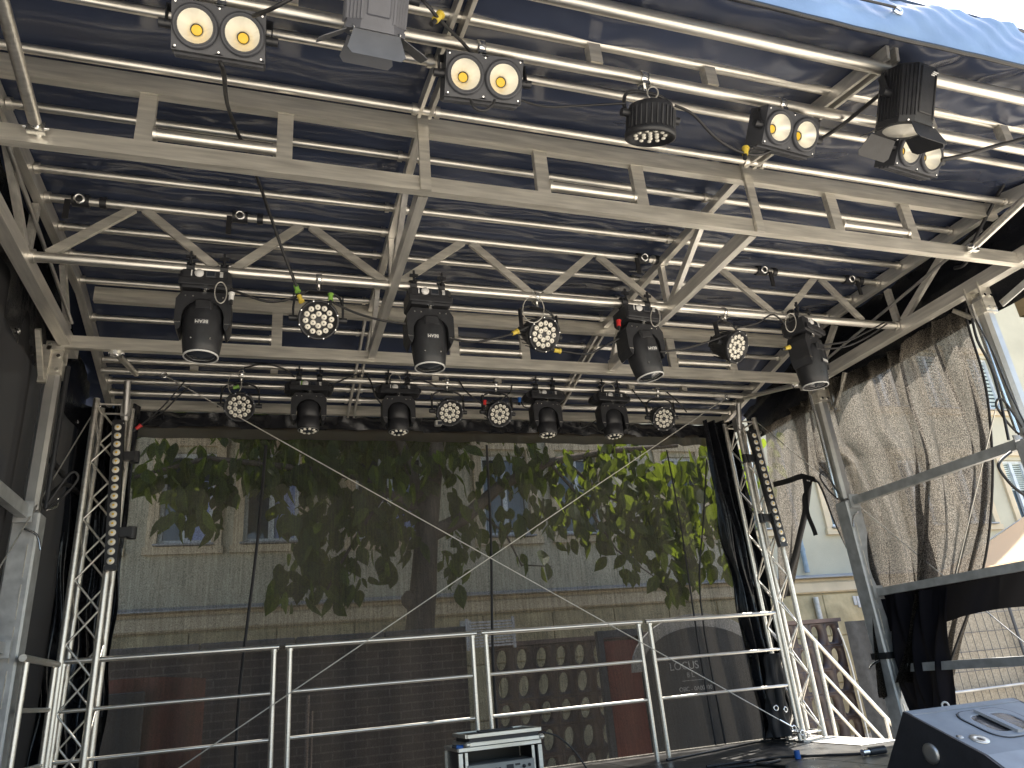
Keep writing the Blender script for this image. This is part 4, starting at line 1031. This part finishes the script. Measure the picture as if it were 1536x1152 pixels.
floorc([(1075,1152),(1140,1146),(1170,1140),(1145,1139),(1125,1145),(1180,1150)], 'looped black cable on the floor behind the wedge')
p = at(1196,1132,2,FZ+.03); t = thing('cable_plug', 'blue plug lying on the stage floor behind the wedge', 'plug', p, 'cable plugs')
m = MB(); m.tube(p+Vector((0,0,-.028)), p+Vector((0,0,.03)), .022, 12); m.build('shell', BLUEP, t)
p = at(1300,1128,2,FZ+.03); t = thing('cable_coupling', 'black and silver cable coupling on the floor next to the wedge', 'plug', p)
m = MB(); m.tube(p+Vector((.02,0,0)), p+Vector((.16,0,0)), .028, 12); m.build('sleeve', BLACK, t); m = MB(); m.tube(p+Vector((-.04,0,0)), p+Vector((.02,0,0)), .022, 12); m.build('collar', CHROME, t)
# ------------------------------------------------------------------ background
RENDER = mat('facade_render', (.50,.475,.37), .9, 0, .10, 1.2, .25, 60)
TRIM = mat('window_surround', (.64,.54,.38), .85, 0, .10, 3, .15, 50)
STONE = mat('plinth_stone', (.46,.385,.235), .95, 0, .28, 3, .9, 9)
LEDGE = mat('zinc_ledge', (.36,.37,.39), .5, .3, .15, 5)
PVCW = mat('window_frame_white', (.62,.68,.74), .4)
PANE = mat('window_pane', (.03,.045,.06), .04, 0, .3, 2, spec=1.0)
BLIND = mat('window_blind', (.50,.58,.56), .6)
SKYREF = mat('painted_sky_reflection', (.30,.38,.66), .6, 0, .1, 8)  # pale blue stands in for sky reflected in the panes
BRICK = bpy.data.materials.new('clinker_brick'); BRICK.use_nodes = True
nt = BRICK.node_tree; b = nt.nodes['Principled BSDF']; br = nt.nodes.new('ShaderNodeTexBrick'); tc = nt.nodes.new('ShaderNodeTexCoord'); mp = nt.nodes.new('ShaderNodeMapping')
mp.inputs['Rotation'].default_value = (math.radians(90), 0, 0); nt.links.new(tc.outputs['Object'], mp.inputs[0]); nt.links.new(mp.outputs[0], br.inputs[0])
br.inputs['Color1'].default_value = (.045,.032,.030,1); br.inputs['Color2'].default_value = (.028,.022,.022,1); br.inputs['Mortar'].default_value = (.10,.088,.08,1)
br.inputs['Scale'].default_value = 1; br.inputs['Brick Width'].default_value = .25; br.inputs['Row Height'].default_value = .083; br.inputs['Mortar Size'].default_value = .008
nt.links.new(br.outputs[0], b.inputs['Base Color']); b.inputs['Roughness'].default_value = .8
CLAY = mat('glazed_clay_block', (.062,.044,.042), .45, 0, .25, 4, .15, 30)
REDP = mat('rust_red_panel', (.15,.036,.024), .6, 0, .2, 3)
ORNG = mat('orange_cloth', (.75,.20,.03), .7, 0, .25, 6, .3, 12)
REDC = mat('rust_red_cloth', (.12,.032,.022), .8, 0, .25, 4, .3, 9)
NAVY = mat('navy_panel', (.018,.022,.028), .6)
SIGN = mat('arched_sign_face', (.035,.037,.042), .6, 0, .15, 3)
SIGNT = mat('sign_trim', (.40,.39,.37), .7, 0, .1, 6)
LETT = mat('sign_letter_white', (.55,.55,.54), .6)
GREYS = mat('grey_slats', (.50,.52,.54), .5)
SCREEN = mat('fence_screen', (.32,.28,.22), .9, 0, .3, 40, .4, 120)
CANV = mesh_fabric('parasol_canvas', (.80,.68,.52), (.90,.68,.46), 0, 0, 20, tw=.5)
BARK = mat('bark', (.10,.075,.055), .9, 0, .3, 9, .6, 25, (1,1,.3))

FY = 14.0
bld = thing('apartment_building', 'pale green apartment house with cream window surrounds and a stone plinth', 'building', (10, FY, GZ))
WX = [(-6.9,-6.0),(-5.2,-4.3),(-3.45,-2.55),(-1.85,-.97),(-.44,.52),(1.56,2.92),(4.1,5.1),(5.75,6.7),(8.3,9.2),(9.9,10.8),(12.55,13.5),(15.0,15.9),(16.75,17.65),(18.6,19.52),(21.5,22.4),(24.2,25.1)]
FL = [(2.73,4.40),(5.86,7.45),(8.95,10.5)]
xs_ = sorted([-10, 30]+[a for w in WX for a in w]); zs_ = sorted([1.60, 12.5]+[a for f in FL for a in f])
m = MB()
def hole(x, z): return any(a < x < b for a, b in WX) and any(a < z < b for a, b in FL)
for x0, x1 in zip(xs_, xs_[1:]):
    for z0, z1 in zip(zs_, zs_[1:]):
        if not hole((x0+x1)/2, (z0+z1)/2): m.add([(x0,FY,z0),(x1,FY,z0),(x1,FY,z1),(x0,FY,z1)], [(0,1,2,3)])
for w in WX:
    for f in FL:
        x0, x1 = w; z0, z1 = f; d = .18
        m.add([(x0,FY,z0),(x0,FY+d,z0),(x0,FY+d,z1),(x0,FY,z1)], [(0,1,2,3)]); m.add([(x1,FY,z0),(x1,FY+d,z0),(x1,FY+d,z1),(x1,FY,z1)], [(3,2,1,0)]); m.add([(x0,FY,z1),(x1,FY,z1),(x1,FY+d,z1),(x0,FY+d,z1)], [(0,1,2,3)]); m.add([(x0,FY,z0),(x1,FY,z0),(x1,FY+d,z0),(x0,FY+d,z0)], [(0,1,2,3)])
m.add([(-10,FY,1.6),(-10,FY+9,1.6),(-10,FY+9,12.5),(-10,FY,12.5)], [(3,2,1,0)]); m.add([(30,FY,1.6),(30,FY+9,1.6),(30,FY+9,12.5),(30,FY,12.5)], [(0,1,2,3)]); m.add([(-10,FY+9,1.6),(30,FY+9,1.6),(30,FY+9,12.5),(-10,FY+9,12.5)], [(3,2,1,0)])
m.build('wall', RENDER, bld)
m = MB()
m.box((10,FY+2.0,(GZ+1.22)/2), (40.1,4.2,1.22-GZ)); 
for r_, (za, zb_) in enumerate(((GZ+.1,-.62),(-.60,.32),(.34,1.20))):
    x = -10
    k = 0
    while x < 30:
        w_ = 1.15+.25*((k*7+r_*3) % 4)/3; m.rbox((x+w_/2,FY-.115,(za+zb_)/2), (w_-.014,.05,zb_-za), .012); x += w_; k += 1
m.build('plinth', STONE, bld)
m = MB(); m.rbox((10,FY-.12,1.36), (40.2,.14,.24), .03); m.rbox((10,FY-.09,1.515), (40.2,.10,.09), .02); m.build('string_course', TRIM, bld)
m = MB(); m.add([(-10.1,FY-.30,1.575),(30.1,FY-.30,1.575),(30.1,FY,1.655),(-10.1,FY,1.655),(-10.1,FY-.30,1.555),(30.1,FY-.30,1.555)], [(0,1,2,3),(4,5,1,0)]); m.build('ledge_flashing', LEDGE, bld)
m = MB(); m.rbox((10,FY+4.2,12.7), (41,10,.4), .05); m.build('eaves', TRIM, bld)
m = MB(); m.add([(-10.5,FY-.7,12.9),(30.5,FY-.7,12.9),(30.5,FY+4.5,15.5),(-10.5,FY+4.5,15.5),(30.5,FY+9.7,12.9),(-10.5,FY+9.7,12.9)], [(0,1,2,3),(3,2,4,5)]); m.build('roof', mat('roof_tile', (.16,.06,.04), .8), bld)
k = 0
for fi, (z0, z1) in enumerate(FL[:2]):
    for x0, x1 in WX:
        if fi == 1 and x0 < 8: continue
        m = MB(); y = FY-.03; w = .17
        m.bar((x0-w,y,z0-.26), (x0-w,y,z1+w), .001, .001) if 0 else None
        m.box((x0-w/2,y,(z0+z1)/2-.04), (w,.07,z1-z0+.30)); m.box((x1+w/2,y,(z0+z1)/2-.04), (w,.07,z1-z0+.30)); m.box(((x0+x1)/2,y-.004,z1+w/2+.11), (x1-x0+2*w+.03,.08,w)); m.box(((x0+x1)/2,y-.006,z0-.13), (x1-x0+2*w+.08,.10,.13))
        sr = m.build('window', TRIM, bld)
        m = MB(); m.rbox(((x0+x1)/2,FY-.02,z0-.035), (x1-x0+.10,.24,.035), .008); m.build('sill', LEDGE, sr)
        m = MB(); yy = FY+.12; cx_ = (x0+x1)/2; fr_ = .07
        for a in (x0+fr_/2, x1-fr_/2): m.box((a,yy,(z0+z1)/2), (fr_,.06,z1-z0))
        m.box((cx_,yy-.002,(z0+z1)/2), (.10,.07,z1-z0-.08))
        if x1-x0 > 1.2: m.box((x0+.5,yy-.002,(z0+z1)/2), (.09,.07,z1-z0-.08))
        for a in (z0+fr_/2, z1-fr_/2): m.box((cx_,yy+.001,a), (x1-x0-.14,.06,fr_))
        m.build('frame', PVCW, sr)
        m = MB(); m.add([(x0,FY+.15,z0),(x1,FY+.15,z0),(x1,FY+.15,z1),(x0,FY+.15,z1)], [(0,1,2,3)]); m.build('pane', PANE, sr)
        if (fi == 1 and x0 > 16) or (x0 > 18 and fi == 0) or x0 in (-1.85,-.44,1.56):
            m = MB(); n = 14 if x0 > 10 else 9
            half = x0 > 10
            for q in range(n):
                zz = z1-.06-(q+.5)*(z1-z0)/n*(1 if fi == 1 else .45)
                if half: m.box((cx_,FY+.142,zz), (x1-x0-.1,.006,(z1-z0)/n*.62*(1 if fi == 1 else .45)))
            if half: m.build('blind', BLIND, sr)
            else:
                m = MB(); m.add([(cx_+.06,FY+.146,z0+.07),(min(x1-.07,cx_+.5),FY+.146,z0+.07),(min(x1-.07,cx_+.5),FY+.146,z1-.5),(cx_+.06,FY+.146,z1-.5)], [(0,1,2,3)]); m.build('curtain', SKYREF, sr)  # flat blue sheet at the glass, sky reflection put in as colour
m = MB(); m.tube((11.5,FY-.10,1.70), (11.5,FY-.10,12.4), .055, 12)
for z in (2.2,4.4,6.6): m.tube((11.5,FY-.10,z-.03), (11.5,FY-.10,z+.03), .068, 12)
m.build('downpipe', mat('blue_grey_pipe', (.24,.32,.40), .4), bld)
m = MB(); m.tube((11.45,FY-.22,GZ), (11.45,FY-.22,1.15), .06, 12); m.build('standpipe', GALV, bld)
m = MB()
for k in range(4): m.rbox((12.55+.10*k,FY-.16,1.03-.03*(k % 2)), (.09,.02,.20+.05*(k % 3)), .01)
m.build_each('paint_patch', LETT, bld)
m = MB(); m.rbox((3.55,FY-.15,.95), (.22,.02,.35), .005); m.build('plate', LETT, bld)

# garden walls behind the stage
WY = 9.0
t = thing('brick_wall', 'dark clinker brick wall with a flat coping behind the backdrop on the left', 'wall', (-1.5, WY, GZ))
m = MB(); m.box((-2.15,WY+.12,(GZ+.57)/2), (8.9,.24,.57-GZ)); m.build('brickwork', BRICK, t)
m = MB()
for k in range(9): m.rbox((-6.1+k*.99,WY+.12,.62), (.98,.36,.09), .012)
m.build('coping', mat('coping_stone', (.10,.095,.09), .9, 0, .25, 5), t)
t = thing('breeze_block_wall', 'dark brown wall of clay blocks with oval openings behind the stage', 'wall', (5, WY, GZ))
m = MB(); SW, SH = .256, .305; NX_, NZ_ = 20, 6
for ix in range(NX_):
    for iz in range(NZ_):
        cx_, cz_ = 2.62+SW*(ix+.5), .40-SH*(iz+.5)
        n = 20; rows = []
        # square face, rolled lip, twisted throat, oval opening, back face
        for (y, sc_, sq, ofs) in ((WY-.03,1,1,0),(WY-.045,.93,.9,0),(WY+.0,.88,.45,.01),(WY+.03,1,0,.01),(WY+.045,1.05,0,.01),(WY+.09,1,1,0)):
            for k in range(n):
                a = 2*math.pi*(k+.5)/n; ca, sa = math.cos(a), math.sin(a); q = 1/max(abs(ca), abs(sa))
                qx, qz = ca*q*SW/2*sc_, sa*q*SH/2*sc_
                ex_, ez_ = .235*SW*ca+.06*SW*sa, .37*SH*sa
                rows.append((cx_+qx*sq+ex_*(1-sq)*sc_-ofs, y, cz_+qz*sq+ez_*(1-sq)*sc_))
        m.add(rows, [(j*n+k, j*n+(k+1)%n, (j+1)*n+(k+1)%n, (j+1)*n+k) for j in range(5) for k in range(n)], True)
m.build('clay_blocks', CLAY, t)
m = MB(); m.box((2.62+SW*NX_/2,WY+.10,.425), (SW*NX_+.06,.34,.05)); m.box((2.62+SW*NX_/2,WY+.10,(GZ+.40-SH*NZ_)/2), (SW*NX_+.04,.30,.40-SH*NZ_-GZ-.004)); m.build('capping', mat('wall_capping', (.12,.085,.075), .8, 0, .2, 5), t)
t = thing('red_door', 'rust red door panel standing behind the backdrop by the right inner handrail post', 'door', (4.2, 8.6, GZ))
m = MB(); m.rbox((4.14,8.62,(GZ+.36)/2), (.46,.06,.36-GZ), .006); m.build('leaf', REDP, t); m = MB(); m.bar((4.41,8.62,GZ), (4.41,8.62,.40), .07,.09,(0,1,0)); m.bar((3.87,8.62,GZ), (3.87,8.62,.40), .07,.09,(0,1,0)); m.bar((3.835,8.62,.44), (4.445,8.62,.44), .09,.08); m.build('frame', GREYB, t)
t = thing('arched_sign', 'dark arched board with a pale arch border and the lettering LOCUS behind the backdrop', 'sign', (4.95, 7.6, GZ))
SX, SY = 4.62, 7.6
ar = [(.74*math.cos(a), -.02+.42*math.sin(a)) for a in [math.pi*k/20 for k in range(21)]]
m = MB(); m.prism([(.74,GZ)]+ar+[(-.74,GZ)], (SX,SY,0), (1,0,0), (0,0,1), (0,1,0), .05); m.build('board', SIGN, t)
m = MB(); o1 = [(.86*math.cos(a), -.02+.56*math.sin(a)) for a in [math.pi*k/20 for k in range(21)]]
for k in range(20): m.prism([ar[k], o1[k], o1[k+1], ar[k+1]], (SX,SY+.004,0), (1,0,0), (0,0,1), (0,1,0), .04)
m.build('arch_border', SIGNT, t)
m = MB()
text_mb(m, 'LOCUS', .115, (SX-.24,SY-.004,.0), (1,0,0), (0,0,1)); text_mb(m, 'B L', .07, (SX-.18,SY-.004,-.095), (1,0,0), (0,0,1)); text_mb(m, 'OBC - 0A00300', .062, (SX-.14,SY-.004,-.235), (1,0,0), (0,0,1))
m.box((SX-.14,SY-.003,-.15), (.3,.004,.005)); m.build('lettering', LETT, t)
t = thing('slatted_grille', 'pale grey slatted grille above the brick wall end, behind the third handrail panel', 'grille', (2.6, 8.9, .35))
m = MB()
for k in range(9): m.box((2.58,8.86,.42+k*.034), (.56,.02,.02))
m.build_each('slat', GREYS, t); m = MB(); m.bar((2.29,8.87,.38), (2.29,8.87,.74), .03,.03,(0,1,0)); m.bar((2.87,8.87,.38), (2.87,8.87,.74), .03,.03,(0,1,0)); m.build('frame', GREYS, t)
t = thing('cloth_stall', 'rust red draped stall with a dark panel behind the backdrop at the lower left', 'stall', (-1.2, 7.9, GZ))
def rc(u, v):
    x = -1.75+1.25*u; z = .27+.05*math.sin(u*math.pi)-(.27-GZ)*v; return (x, 7.8+.03*math.sin(u*25+v*3), z)
m = MB(); m.grid(rc, 60, 20); m.build('cloth', REDC, t); m = MB(); m.rbox((-1.3,7.72,-.6), (.62,.04,1.6), .01); m.build('panel', NAVY, t)
def oc_(u, v):
    a = u*2*math.pi; return (-1.62+(.05+.10*v)*math.cos(a)*(1+.2*math.sin(a*4)), 7.2+(.05+.08*v)*math.sin(a), -.05-1.5*v)
m = MB(); m.grid(oc_, 40, 16); tag(m.build('folded_parasol', ORNG, None, (-1.62,7.2,GZ)), 'orange folded cloth seen through the left lattice tower', 'folded parasol')
for x, lb in ((-.75,'thin plant stake behind the backdrop on the far left'),(.42,'thin plant stake behind the second handrail panel')):
    m = MB(); m.tube((x,8.2,GZ), (x+.02,8.2,.05), .018, 8); m.tube((x+.05,8.2,GZ), (x+.06,8.2,-.1), .012, 6); tag(m.build('plant_stake', mat('weathered_wood', (.25,.2,.17), .9), None, (x,8.2,GZ)), lb, 'stake', 'plant stakes behind the stage')
# fence with brown screen, far right
t = thing('screened_fence', 'wire fence covered with a grey-brown screen on the far right', 'fence', (11, 9.2, GZ))
m = MB(); m.grid(lambda u, v: (8.6+5.4*u, 9.22+.02*math.sin(u*30), GZ+.05+(.42-GZ)*v), 60, 8); m.build('screen', SCREEN, t)
m = MB()
for k in range(34): m.tube((8.6+k*.16,9.17,GZ+.05), (8.6+k*.16,9.17,.46), .0045, 5)
for k in range(8): m.tube((8.6,9.165,GZ+.1+k*.27), (14,9.165,GZ+.1+k*.27), .0045, 5)
m.build('wire_grid', GREYB, t)
for x in (8.58, 11.25, 13.9):
    m = MB(); m.tube((x,9.14,GZ), (x,9.14,.52), .022, 10); m.build('post', GREYB, t)
m = MB(); m.tube((8.6,9.10,-.70), (14,9.10,-.66), .022, 10); m.build('lower_rail', ALUD, t)
t = thing('dark_screen_panel', 'dark grey screen panel between the clay block wall and the rear right leg', 'fence panel', (8.1, 8.7, GZ))
m = MB(); m.grid(lambda u, v: (7.62+1.0*u, 8.7+.02*math.sin(u*20+v*3), GZ+.02+(.36-GZ)*v), 30, 6); m.build('screen', mat('dark_screen', (.045,.045,.045), .9, 0, .3, 12, .3, 60), t)
m = MB(); m.path([(7.50,8.66,GZ),(7.52,8.66,-.2),(7.45,8.66,.30)], .012, 6, 4); m.build('edge_pole', GALV, t)
# big cream parasol
t = thing('market_parasol', 'large cream parasol canopy glowing in the sun at the right edge', 'parasol', (15.2, 10.5, GZ))
m = MB(); apex = Vector((15.4,10.5,2.75)); n = 8
ring_ = [Vector((15.4+3.1*math.cos(a), 10.5+3.1*math.sin(a), 1.22)) for a in [2*math.pi*(k+.5)/n for k in range(n)]]
for k in range(n):
    a, b = ring_[k], ring_[(k+1)%n]
    def seg(u, v, a=a, b=b):
        p = a.lerp(b, u); q = apex.lerp(p, v); return q+Vector((0,0,-.10*math.sin(math.pi*v)*(1)-.06*math.sin(math.pi*u)*v))
    m.grid(seg, 6, 8)
can = m.build('canopy', CANV, t)
m = MB()
for k in range(n):
    a, b = ring_[k], ring_[(k+1)%n]
    m.add([a, b, b+Vector((0,0,-.22)), a+Vector((0,0,-.22))], [(0,1,2,3)])
m.build('valance', CANV, can)
m = MB(); m.tube((15.4,10.5,GZ), (15.4,10.5,2.8), .035, 12); m.build('pole', ALUD, t)
for k in range(n):
    m = MB(); m.tube(apex+Vector((0,0,-.12)), ring_[k]+Vector((0,0,-.03)), .012, 6); m.build('rib', ALUD, t)

# ------------------------------------------------------------------ tree
def leaf_mat():
    m = bpy.data.materials.new('catalpa_leaf'); m.use_nodes = True; nt = m.node_tree; N = nt.nodes; L = nt.links
    b = N['Principled BSDF']; out = N['Material Output']; tl = N.new('ShaderNodeBsdfTranslucent'); mx = N.new('ShaderNodeMixShader')
    oi = N.new('ShaderNodeTexCoord'); n = N.new('ShaderNodeTexNoise'); n.inputs['Scale'].default_value = 2.2; L.new(oi.outputs['Object'], n.inputs[0])
    r = N.new('ShaderNodeValToRGB'); r.color_ramp.elements[0].position = .35; r.color_ramp.elements[1].position = .65
    r.color_ramp.elements[0].color = (.014,.022,.007,1); r.color_ramp.elements[1].color = (.027,.043,.011,1)
    L.new(n.outputs['Fac'], r.inputs[0]); L.new(r.outputs[0], b.inputs['Base Color']); b.inputs['Roughness'].default_value = .62; b.inputs['Specular IOR Level'].default_value = .2
    tl.inputs[0].default_value = (.38,.50,.04,1); mx.inputs[0].default_value = .30
    L.new(b.outputs[0], mx.inputs[1]); L.new(tl.outputs[0], mx.inputs[2]); L.new(mx.outputs[0], out.inputs[0]); return m
tr = thing('broadleaf_tree', 'large-leaved tree with a leaning dark trunk behind the backdrop', 'tree', (1.95, 10.4, GZ))
m = MB()
def limb(pts, r0, r1, n=9):
    P = [Vector(p) for p in pts]
    for i in range(len(P)-1):
        t0, t1 = i/(len(P)-1), (i+1)/(len(P)-1)
        m.tube(P[i], P[i+1]+(P[i+1]-P[i]).normalized()*.02, r0+(r1-r0)*t0, n, r0+(r1-r0)*t1, False)
limb([(1.93,10.4,GZ),(1.96,10.4,-.4),(2.0,10.4,.6),(2.10,10.4,1.4),(2.18,10.4,2.2)], .25, .165, 14)
m.lathe([(.02,-.12),(.09,-.05),(.10,.05),(.03,.13)], 8, (1.86,10.32,1.15), (0,0,1))
limb([(2.18,10.4,2.1),(2.30,10.4,2.9),(2.48,10.4,3.9),(2.6,10.5,5.2),(2.5,10.6,6.6)], .155, .06)
limb([(2.16,10.4,2.3),(1.98,10.4,3.0),(1.75,10.4,3.7),(1.3,10.3,4.8)], .10, .05)
limb([(2.2,10.4,2.05),(2.75,10.35,2.30),(3.3,10.3,2.75),(4.1,10.2,3.1),(5.2,10.2,3.3),(6.4,10.2,3.4)], .12, .03)
limb([(2.1,10.4,2.4),(1.2,10.3,2.9),(.3,10.2,3.0),(-.8,10.1,3.1),(-1.8,10.1,2.8)], .07, .02)
limb([(1.6,10.35,2.7),(1.2,10.2,2.1),(.9,10.1,1.6),(.75,10.1,1.3)], .03, .012)
limb([(2.9,10.3,2.4),(3.3,10.2,2.0),(3.5,10.2,1.55),(3.9,10.1,1.5)], .02, .008)
limb([(4.1,10.2,3.1),(4.6,10.1,2.4),(5.0,10.1,1.7),(5.6,10.0,1.2)], .025, .008)
limb([(4.4,10.2,3.1),(5.0,10.3,2.6),(5.9,10.3,2.2)], .03, .01)
m.build('trunk', BARK, tr)
CL = [(225,690,50,45,70),(285,720,70,50,120),(350,700,90,55,130),(305,770,45,25,40),(260,770,30,25,25),(420,690,80,40,130),(470,730,80,55,150),(530,700,80,50,130),(540,770,70,45,110),(455,800,40,45,60),(440,870,40,40,60),(500,870,50,40,80),(480,820,40,40,60),(560,830,60,40,70),(600,720,70,60,120),(600,790,50,40,60),(640,690,60,40,80),
      (690,700,50,50,60),(700,800,50,40,55),(680,850,35,30,25),(720,760,50,40,35),(780,700,60,50,110),(790,770,50,40,55),(850,710,80,45,160),(850,790,40,30,35),(800,830,30,25,12),(900,760,70,40,110),(930,700,60,45,120),(925,810,35,35,35),(940,840,20,25,18),(980,760,60,50,130),(1010,720,50,45,90),(1030,790,60,45,130),(1010,860,35,35,40),(1045,850,25,30,18),(1060,700,40,50,70),(1090,760,40,50,60),(1085,820,30,40,30),(1130,700,40,60,50),(1000,810,50,40,60),(1162,660,10,16,4)]
m = MB()
LEAF = [(0,0,0),(.16,.12,.02),(.30,.36,.03),(.26,.62,.0),(.0,1.0,-.10),(-.26,.62,.0),(-.30,.36,.03),(-.16,.12,.02),(0,.4,-.05)]
LF = [(0,1,8),(1,2,8),(2,3,8),(3,4,8),(4,5,8),(5,6,8),(6,7,8),(7,0,8)]
rnd = random.Random(11)
def leaf(p, s):
    # blades hang tip-down, turned at random
    dn_ = Vector((rnd.gauss(0,.45), rnd.gauss(0,.45), -1+rnd.gauss(0,.35))).normalized()
    a = dn_.cross(Vector((rnd.gauss(0,1), rnd.gauss(0,1), rnd.gauss(0,.3)))).normalized(); c = a.cross(dn_)
    m.add([p+a*(x*s)+dn_*(y*s)+c*(z*s) for x, y, z in LEAF], LF)
for px, py, rx, ry, n in CL:
    for _ in range(int(n*(.5 if px < 860 else .8))):
        while True:
            u, v, w = rnd.uniform(-1,1), rnd.uniform(-1,1), rnd.uniform(-1,1)
            if u*u+v*v+w*w < 1: break
        leaf(at(px+u*rx, py+v*ry, 1, 10.2+w*.8), rnd.uniform(.17,.36))
for _ in range(9500):      # upper crown, above what the roof lets the camera see
    while True:
        u, v, w = rnd.uniform(-1,1), rnd.uniform(-1,1), rnd.uniform(-1,1)
        if .25 < u*u+v*v+w*w < 1: break
    leaf(Vector((1.3+4.4*u, 10.9+2.8*v, 6.2+2.6*w)), rnd.uniform(.28,.42))
m.build('crown', leaf_mat(), tr)

# ------------------------------------------------------------------ light, sky, camera
EL = math.radians(60); SUNV = Vector((.90,.43,0)).normalized()*math.cos(EL)+Vector((0,0,math.sin(EL)))
w = bpy.data.worlds.new('World'); SC.world = w; w.use_nodes = True
nt = w.node_tree; bg = nt.nodes['Background']; sk = nt.nodes.new('ShaderNodeTexSky'); sk.sky_type = 'NISHITA'; sk.sun_disc = False
sk.sun_elevation = EL; sk.sun_rotation = math.atan2(SUNV.x, SUNV.y); sk.air_density = 1.2; sk.dust_density = 1.5
nt.links.new(sk.outputs[0], bg.inputs[0]); bg.inputs[1].default_value = .12
sl = bpy.data.lights.new('sun', 'SUN'); sl.energy = 4.5; sl.angle = math.radians(.53); sl.color = (1,.94,.84)
so = bpy.data.objects.new('sun', sl); C.objects.link(so); so.rotation_euler = SUNV.to_track_quat('Z', 'Y').to_euler(); so.location = (8,-4,14)
cd = bpy.data.cameras.new('camera'); cam = bpy.data.objects.new('camera', cd); C.objects.link(cam)
cd.sensor_width = 36; cd.lens = FPX/1536*36; cd.clip_start = .05; cd.clip_end = 600
Mx = Matrix((RI2, -DN2, -FW)).transposed().to_4x4(); cam.matrix_world = Mx
SC.camera = cam
SC.view_settings.view_transform = 'Standard'; SC.view_settings.look = 'None'; SC.view_settings.exposure = 1.75
SC.cycles.max_bounces = 10; SC.cycles.transparent_max_bounces = 24; SC.cycles.caustics_reflective = False
for o in bpy.data.objects:
    if '_o' in o: del o['_o']
